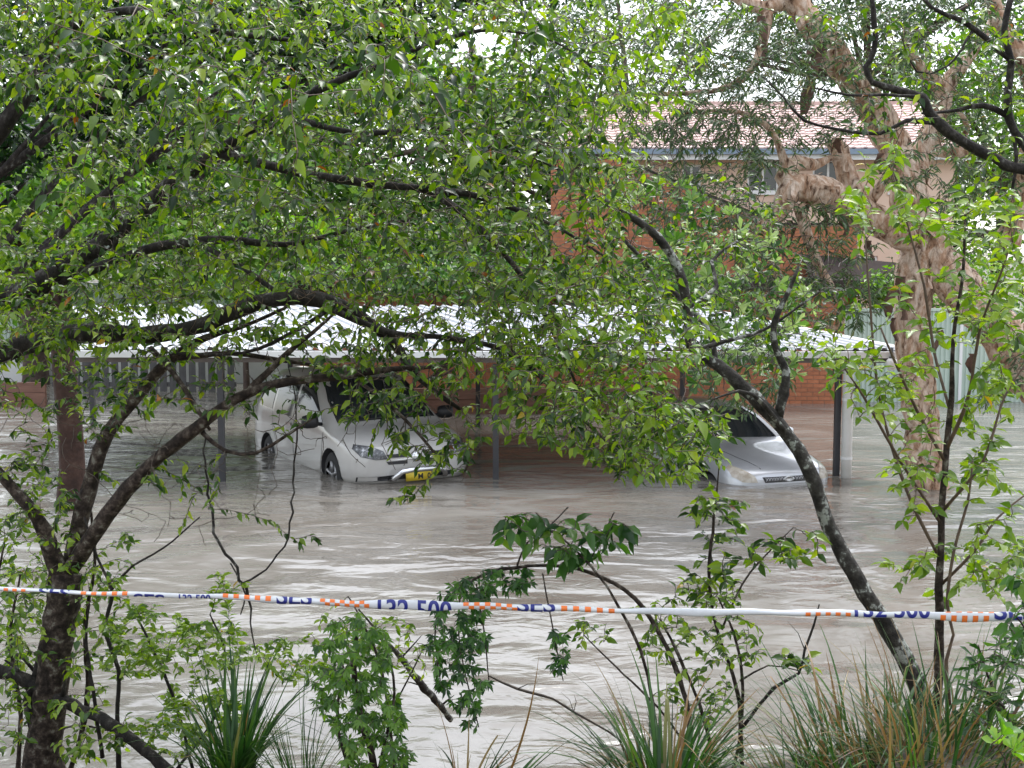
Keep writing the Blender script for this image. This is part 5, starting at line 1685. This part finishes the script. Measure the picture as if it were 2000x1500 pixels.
shrub('vine_clad_stump', 'stump smothered in a green column of finger-leaved vine', (730, 1560), 5.5,
      [[(735, 1580, 24), (728, 1480, 20), (700, 1380, 17), (690, 1290, 14), (700, 1220, 9)], [(700, 1560, 10), (660, 1420, 8), (670, 1300, 6)], [(740, 1500, 9), (770, 1350, 8), (745, 1250, 6), (700, 1190, 4)]],
      [(700, 1290, 70, 70, 5.2, 5.7, 70), (715, 1400, 75, 80, 5.2, 5.7, 80), (740, 1480, 75, 40, 5.2, 5.6, 34), (690, 1230, 60, 30, 5.3, 5.6, 18), (630, 1330, 40, 90, 5.3, 5.7, 18)],
      st_vine, M['leaf_column'], 121, 300, cat='vine')
st_pale = dict(shape='ovate', L=(.03, .05), w=.42, gap=.02, zone=.2, droop=.3, r=.0018, rnd=(.4, .97), arch=.8)
shrub('pale_shrub', 'pale olive shrub with russet leaves behind the vine-clad stump', (760, 1500), 5.7,
      [[(770, 1520, 10), (760, 1400, 9), (740, 1290, 8), (700, 1200, 6), (680, 1165, 4)], [(760, 1400, 6), (800, 1320, 5), (830, 1260, 3)]],
      [(740, 1240, 70, 40, 5.6, 5.9, 26), (800, 1290, 50, 40, 5.6, 5.9, 14), (640, 1210, 30, 30, 5.6, 5.8, 5)], st_pale, M['leaf_bright'], 131, 80)
st_hang = dict(shape='slim', L=(.03, .058), w=.36, gap=.038, zone=.30, mode='palm', n=5, droop=1.0, r=.0016, rnd=(0, .8), arch=-.6)
hv = shrub('hanging_vine', 'arched stem draped with a dark green curtain of hanging finger-leaved vine', (1330, 1420), 5.6,
           [[(1350, 1480, 15), (1340, 1370, 14), (1300, 1260, 13), (1240, 1170, 12), (1180, 1130, 11), (1110, 1108, 10), (1030, 1105, 9), (950, 1120, 8), (890, 1150, 6)],
            [(1010, 1105, 6), (1030, 1060, 5), (1070, 1030, 4), (1110, 990, 3)], [(900, 1150, 5), (895, 1220, 4), (905, 1300, 4), (935, 1420, 3)], [(860, 1160, 4), (850, 1240, 4), (860, 1330, 3)],
            [(1060, 1120, 4), (1080, 1230, 4), (1100, 1330, 3)], [(930, 1140, 4), (945, 1230, 4), (955, 1330, 3)]],
           [(900, 1170, 65, 45, 5.3, 5.8, 48), (890, 1250, 60, 45, 5.3, 5.8, 40), (900, 1330, 50, 50, 5.3, 5.8, 22), (920, 1390, 35, 30, 5.4, 5.7, 8), (980, 1130, 70, 30, 5.4, 5.8, 22), (1085, 1260, 22, 70, 5.4, 5.7, 8)],
           st_hang, M['leaf_vine'], 141, 260, cat='vine')
shrub('overwater_spray', 'spray of broad glossy leaves arching over the water above the hanging vine', (1250, 1440), 5.45,
      [[(1290, 1500, 9), (1260, 1300, 9), (1200, 1170, 8), (1140, 1090, 7), (1080, 1040, 5), (1020, 1010, 3)], [(1150, 1100, 5), (1180, 1040, 4), (1200, 1000, 3)]],
      [(1030, 1030, 60, 40, 5.2, 5.6, 16), (1110, 1060, 70, 50, 5.2, 5.6, 20), (1190, 1040, 50, 40, 5.2, 5.6, 8), (1230, 1040, 30, 20, 5.2, 5.5, 3)],
      dict(st_main, zone=.2, gap=.03, L=(.06, .10)), M['leaf_vine'], 151, 120)
shrub('upright_seedling', 'thin upright seedling with dark oval leaves standing against the open water', (1440, 1480), 5.8,
      [[(1450, 1500, 12), (1440, 1350, 11), (1400, 1230, 9), (1385, 1130, 8), (1392, 1040, 7), (1400, 960, 5), (1405, 900, 3)], [(1410, 1230, 6), (1450, 1140, 5), (1500, 1080, 4), (1550, 1030, 3)], [(1445, 1330, 6), (1500, 1300, 4), (1560, 1310, 3)]],
      [(1400, 1000, 60, 60, 5.6, 6.0, 12), (1480, 1080, 70, 40, 5.6, 6.0, 10), (1560, 1060, 50, 45, 5.6, 5.9, 9), (1380, 1130, 50, 40, 5.6, 6, 8), (1550, 1300, 40, 30, 5.6, 5.9, 5)],
      dict(st_main, zone=.16, L=(.05, .075), droop=.3), M['leaf_main'], 161, 120, cat='seedling')
shrub('low_bush', 'low tangled bush of small leaves beneath the barrier tape', (1380, 1540), 5.7,
      [[(1400, 1560, 11), (1380, 1420, 10), (1330, 1290, 8), (1290, 1210, 5)], [(1420, 1560, 10), (1450, 1400, 9), (1440, 1260, 7), (1400, 1160, 4)], [(1390, 1540, 8), (1300, 1400, 7), (1190, 1290, 5), (1140, 1240, 3)]],
      [(1380, 1160, 80, 40, 5.5, 6.0, 22), (1430, 1260, 70, 60, 5.5, 6.0, 28), (1310, 1260, 60, 50, 5.5, 6.0, 20), (1150, 1240, 50, 30, 5.5, 5.8, 9), (1290, 1190, 60, 25, 5.5, 5.9, 8), (1360, 1360, 70, 60, 5.5, 6, 18)],
      dict(st_small, zone=.2), M['leaf_bright'], 171, 150)
shrub('glossy_shrub', 'thick glossy shrub at the right behind the big grass tussock', (1990, 1560), 5.0,
      [[(1980, 1560, 13), (1960, 1420, 11), (1930, 1320, 8), (1910, 1260, 5)], [(2010, 1560, 13), (2030, 1400, 10), (2010, 1280, 6)], [(1990, 1500, 9), (1960, 1380, 7), (1900, 1340, 4)]],
      [(1950, 1320, 70, 60, 4.7, 5.3, 34), (1990, 1270, 50, 50, 4.7, 5.3, 18), (1940, 1400, 60, 40, 4.7, 5.2, 16)],
      dict(st_small, shape='obovate', zone=.18, L=(.045, .075), droop=0.0, w=.36), M['leaf_vine'], 181, 160)
shrub('lime_seedling', 'lime-green rosette seedling tucked beside the big grass tussock', (1975, 1560), 4.3,
      [[(1970, 1600, 9), (1968, 1530, 8), (1962, 1480, 6)], [(1972, 1560, 6), (1915, 1500, 4)]],
      [(1965, 1450, 32, 28, 4.2, 4.35, 4), (1990, 1480, 20, 20, 4.2, 4.35, 2)], dict(st_ros, L=(.05, .085), w=.42, n=8), M['leaf_lime'], 191, 60, cat='seedling')
shrub('tape_side_spray', 'leafy spray of dark leaves hanging beside the tape at the far right', (2040, 1300), 4.8,
      [[(2080, 1500, 9), (2060, 1350, 8), (2010, 1240, 6), (1980, 1200, 4)], [(2050, 1330, 6), (2040, 1180, 5), (2000, 1100, 3)]],
      [(1985, 1240, 30, 30, 4.6, 4.8, 5), (2000, 1150, 30, 50, 4.6, 5, 6)], dict(st_main, zone=.14, L=(.05, .08)), M['leaf_vine'], 201, 40)

# ================================================================== fallen wood
for nm, lab, pts, mt in (
        ('fallen_branch', 'long black wet branch fallen from the bank into the water', [(-60, 1290, 6.0, 26), (60, 1335, 6.0, 27), (160, 1385, 5.9, 28), (230, 1425, 5.8, 26), (300, 1480, 5.7, 24), (380, 1560, 5.6, 20)], 'bark_dark'),
        ('stump_branch', 'short curved dark stub leaning on the forked trunk', [(70, 1430, 6.05, 22), (58, 1370, 6.05, 22), (72, 1320, 6.05, 22), (88, 1265, 6.05, 20)], 'bark_dark'),
        ('broken_branch', 'broken dark branch poking out of the water right of the vine-clad stump', [(760, 1260, 6.1, 8), (795, 1300, 6.2, 14), (830, 1345, 6.4, 15), (860, 1380, 6.6, 13), (880, 1405, 6.8, 11)], 'bark_lichen'),
        ('thin_cane', 'thin cane arching low over the water between hanging vine and sedge', [(955, 1320, 5.9, 4), (1010, 1345, 5.9, 5), (1080, 1365, 5.9, 5), (1120, 1390, 5.9, 5), (1190, 1430, 5.9, 4), (1215, 1450, 5.9, 3)], 'twig'),
        ('black_twig', 'bare black forked twig standing over the water left of the leaning trunk', [(1450, 1420, 5.7, 7), (1510, 1345, 5.7, 6), (1560, 1315, 5.7, 5), (1572, 1270, 5.7, 5), (1590, 1220, 5.7, 4), (1600, 1180, 5.7, 2)], 'bark_dark')):
    o = empty(nm, trace(pts)[0][:3], lab, 'branch')
    P = limb(o, trace(pts), M[mt], 'wood', 9, .12, .05, .25, rs)
    for k in range(3):
        m = MB()
        i = rs.randint(2, len(P) - 2); a = P[i, :3]
        d_ = np.array([rs.uniform(-.14, .14), rs.uniform(-.08, .08), rs.uniform(.02, .16)])
        m.tube([a, a + d_ * .5 + np.array([.01, 0, .01]), a + d_], [P[i, 3] * .4, P[i, 3] * .28, P[i, 3] * .12], 5)
        m.build('side_twig', M[mt], o, smooth=True)

# ================================================================== sedge tussocks
BL = {}


def blade_mesh(shape, rk, wk):
    key = (shape, rk, wk)
    if key not in BL:
        bend, kink = [(.15, 0), (.35, 0), (.6, 0), (.9, 0), (.5, .5)][shape]
        n = 9; m = MB(); vv = []
        x = z = 0; a = 0
        for i in range(n + 1):
            f = i / n
            wd = .5 * (1 - f ** 2.2) * (1 if f > .08 else .7) + .004
            vv += [(x, -wd, z + .0), (x, 0, z - .0), (x, wd, z)]
            vv[-2] = (x + .12 * wd * .05, 0, z)
            a += bend * 1.5 / n + (kink * 2.0 if i == 6 else 0)
            x += math.sin(a) / n; z += math.cos(a) / n
        # width axis is scaled separately (object scale y)
        ff = []
        for i in range(n):
            for k in range(2): ff.append((i * 3 + k, i * 3 + k + 1, i * 3 + k + 4, i * 3 + k + 3))
        m.add(vv, ff)
        me = m.mesh('blade', smooth=True); me.materials.append(M['blade'])
        at_ = me.attributes.new('rnd', 'FLOAT', 'POINT'); at_.data.foreach_set('value', [rk] * len(vv))
        BL[key] = me
    return BL[key]


def tussock(label, px, py, D, n, h, spread, lean, wid, seed, brown=.25, radius=.09):
    b = at(px, py, D)
    t = empty('sedge_tussock', b, label, 'grass tussock')
    r = random.Random(seed)
    for i in range(n):
        sh = r.choice((0, 1, 2, 2, 3, 3, 4))
        col = r.uniform(.74, .99) if r.random() < brown else r.uniform(.02, .68)
        me = blade_mesh(sh, round(col * 12) / 12, 0)
        o = bpy.data.objects.new('blade', me); COL.objects.link(o); o.parent = t
        az = r.uniform(0, 2 * math.pi); rr = radius * math.sqrt(r.random())
        o.location = (math.cos(az) * rr, math.sin(az) * rr, -.05)
        H = h * r.uniform(.45, 1.1)
        o.scale = (H, wid * r.uniform(.35, 1.05), H)
        tilt = abs(r.gauss(0, spread))
        q = Quaternion((0, 0, 1), az + r.gauss(0, .4)) @ Quaternion((0, 1, 0), tilt)
        if lean: q = Quaternion((0, 1, 0), lean) @ q
        o.rotation_mode = 'QUATERNION'; o.rotation_quaternion = q
    return t


tussock('fresh green upright sedge clump left of the vine-clad stump', 450, 1530, 5.5, 150, .66, .20, .06, .022, 1, .06, .08)
tussock('fine wispy sedge leaning over the water beside the green clump', 590, 1560, 5.6, 60, .72, .30, -.25, .008, 2, .1, .07)
tussock('stiff brown-tipped sedge clump below the low bush', 1300, 1560, 5.0, 230, .62, .40, .02, .020, 3, .28, .14)
tussock('sparse sedge with rusty blades at the foot of the bank in mid view', 905, 1540, 5.2, 34, .40, .45, .05, .014, 4, .5, .08)
tussock('thin slanting sedge blades reaching right over the water', 960, 1560, 5.1, 7, .60, .10, .55, .018, 5, .2, .03)
tussock('big shaggy straw-and-green sedge tussock at the foot of the leaning trunk', 1715, 1520, 4.9, 300, .62, .75, .0, .016, 6, .34, .30)
tussock('dark shaggy sedge tussock at the foot of the sapling', 1860, 1490, 4.9, 300, .58, .70, .05, .016, 7, .38, .28)
tussock('short bent sedge at the edge of the shaggy tussock', 1570, 1560, 4.9, 150, .46, .7, -.2, .014, 8, .35, .18)
tussock('tall sedge blades against the leaning trunk', 1745, 1430, 5.4, 60, .42, .22, .30, .018, 9, .3, .06)
tussock('flattened straw-brown sedge spilling toward the lime-green seedling', 1800, 1560, 4.6, 220, .50, .85, .1, .015, 10, .42, .28)

# ================================================================== barrier tape
tape = empty('barrier_tape', at(1000, 1187, 5.0), 'white barrier tape with orange checks and blue lettering strung across the bank', 'barrier tape')
TX = [-120, 0, 250, 430, 600, 720, 810, 900, 1000, 1100, 1200, 1300, 1450, 1560, 1660, 1750, 1850, 1950, 2060, 2160]
TY = [1143, 1149, 1160, 1167, 1174, 1178, 1181, 1184, 1187, 1189, 1191, 1193, 1196, 1198, 1199, 1200, 1202, 1204, 1207, 1210]
TH = [.68 * q for q in (5, 5.5, 6.5, 8, 9.5, 12, 13.5, 12.5, 9.5, 8.5, 8.5, 10, 10.5, 9, 9, 11, 12.5, 14, 15, 16)]      # half height in photo pixels
TD = 5.0


def tape_pt(px, v, lift=0.0):
    """v 0..1 up the face that shows; the tape is folded lengthwise into a flat roll"""
    y = np.interp(px, TX, TY); hh = np.interp(px, TX, TH)
    y = y + 1.6 * math.sin(px * .011) + .9 * math.sin(px * .037 + 1)
    hh = hh * (1 + .14 * math.sin(px * .023 + 2) + .08 * math.sin(px * .061))
    c = at(px, y, TD + .02 * math.sin(px * .004))
    a = (v - .5) * math.pi * .96
    rz = hh * TD / F; ry = .010 + .004 * math.sin(px * .013)
    return np.array([c[0], c[1] - (ry + lift) * math.cos(a), c[2] + (rz + lift) * math.sin(a)])


m = MB()
cols = list(range(-120, 2161, 12)); nv = 9
for px in cols:
    fr_ = [tape_pt(px, k / (nv - 1)) for k in range(nv)]
    c = (fr_[0] + fr_[-1]) / 2
    bk = [np.array([p[0], 2 * c[1] - p[1] + .001, p[2]]) for p in reversed(fr_[1:-1])]
    m.v += [tuple(p) for p in fr_ + bk]
nr = nv + nv - 2
for i in range(len(cols) - 1):
    for k in range(nr):
        m.f.append((i * nr + k, i * nr + (k + 1) % nr, (i + 1) * nr + (k + 1) % nr, (i + 1) * nr + k))
m.build('strip', M['tape_white'], tape, smooth=True)


def print_poly(px0, px1, v0, v1, mat, name, nu=3, nvv=5):
    v0, v1 = max(.02, v0), min(.98, v1)
    q = MB()
    vv = [tape_pt(px0 + (px1 - px0) * i / nu, v0 + (v1 - v0) * j / nvv, .0012) for i in range(nu + 1) for j in range(nvv + 1)]
    q.add(vv, [(i * (nvv + 1) + j, (i + 1) * (nvv + 1) + j, (i + 1) * (nvv + 1) + j + 1, i * (nvv + 1) + j + 1) for i in range(nu) for j in range(nvv)])
    q.build(name, mat, tape, smooth=True)


def checks(px0, px1, rows, n=5):
    """rows: list of (v0, v1, phase)"""
    wd = (px1 - px0) / (2 * n - 1)
    for v0, v1, ph in rows:
        for k in range(n):
            a = px0 + (2 * k + ph) * wd
            print_poly(a, a + wd, v0, v1, M['tape_orange'], 'check')


def lettering(body, px0, px1, v_base, v_top):
    me, wd = text_mesh(body, 1.0)
    bm = bmesh.new(); bm.from_mesh(me)
    for vtx in bm.verts:
        vtx.co.x = px0 + vtx.co.x / wd * (px1 - px0); vtx.co.y = v_base + vtx.co.y * (v_top - v_base)
    geo = lambda: bm.verts[:] + bm.edges[:] + bm.faces[:]
    bmesh.ops.bisect_plane(bm, geom=geo(), plane_co=(0, .02, 0), plane_no=(0, -1, 0), clear_outer=True)
    bmesh.ops.bisect_plane(bm, geom=geo(), plane_co=(0, .98, 0), plane_no=(0, 1, 0), clear_outer=True)
    for k in range(1, 8):
        bmesh.ops.bisect_plane(bm, geom=geo(), plane_co=(0, k / 8, 0), plane_no=(0, 1, 0))
    q = MB()
    bm.verts.index_update()
    q.add([tape_pt(v.co.x, v.co.y, .0012) for v in bm.verts], [tuple(v.index for v in f.verts) for f in bm.faces])
    bm.free()
    q.build('lettering', M['tape_blue'], tape, smooth=True)


checks(-8, 52, [(.35, .75, 0)], 4)
lettering('SES', 78, 138, -.5, 1.3)
checks(160, 250, [(.4, .9, 0)])
lettering('SES', 262, 322, -.9, .62)
lettering('132 500', 350, 412, -.6, .8)
checks(436, 530, [(.45, .98, 0)])
lettering('SES', 541, 610, .05, 2.2)
checks(626, 712, [(.2, .58, 1), (.58, .95, 0)])
lettering('132 500', 738, 882, -.75, .96)
checks(905, 1000, [(.55, .95, 0), (.12, .55, 1)])
lettering('SES', 1010, 1084, .05, 1.9)
checks(1096, 1200, [(.2, .85, 0)])
lettering('132 500', 1206, 1330, -1.45, .13)
checks(1572, 1660, [(.25, .62, 0)])
lettering('132 500', 1668, 1816, .22, 2.1)
checks(1836, 1930, [(.12, .62, 0), (.85, .98, 1)])
lettering('SES', 1940, 2020, .3, 1.8)
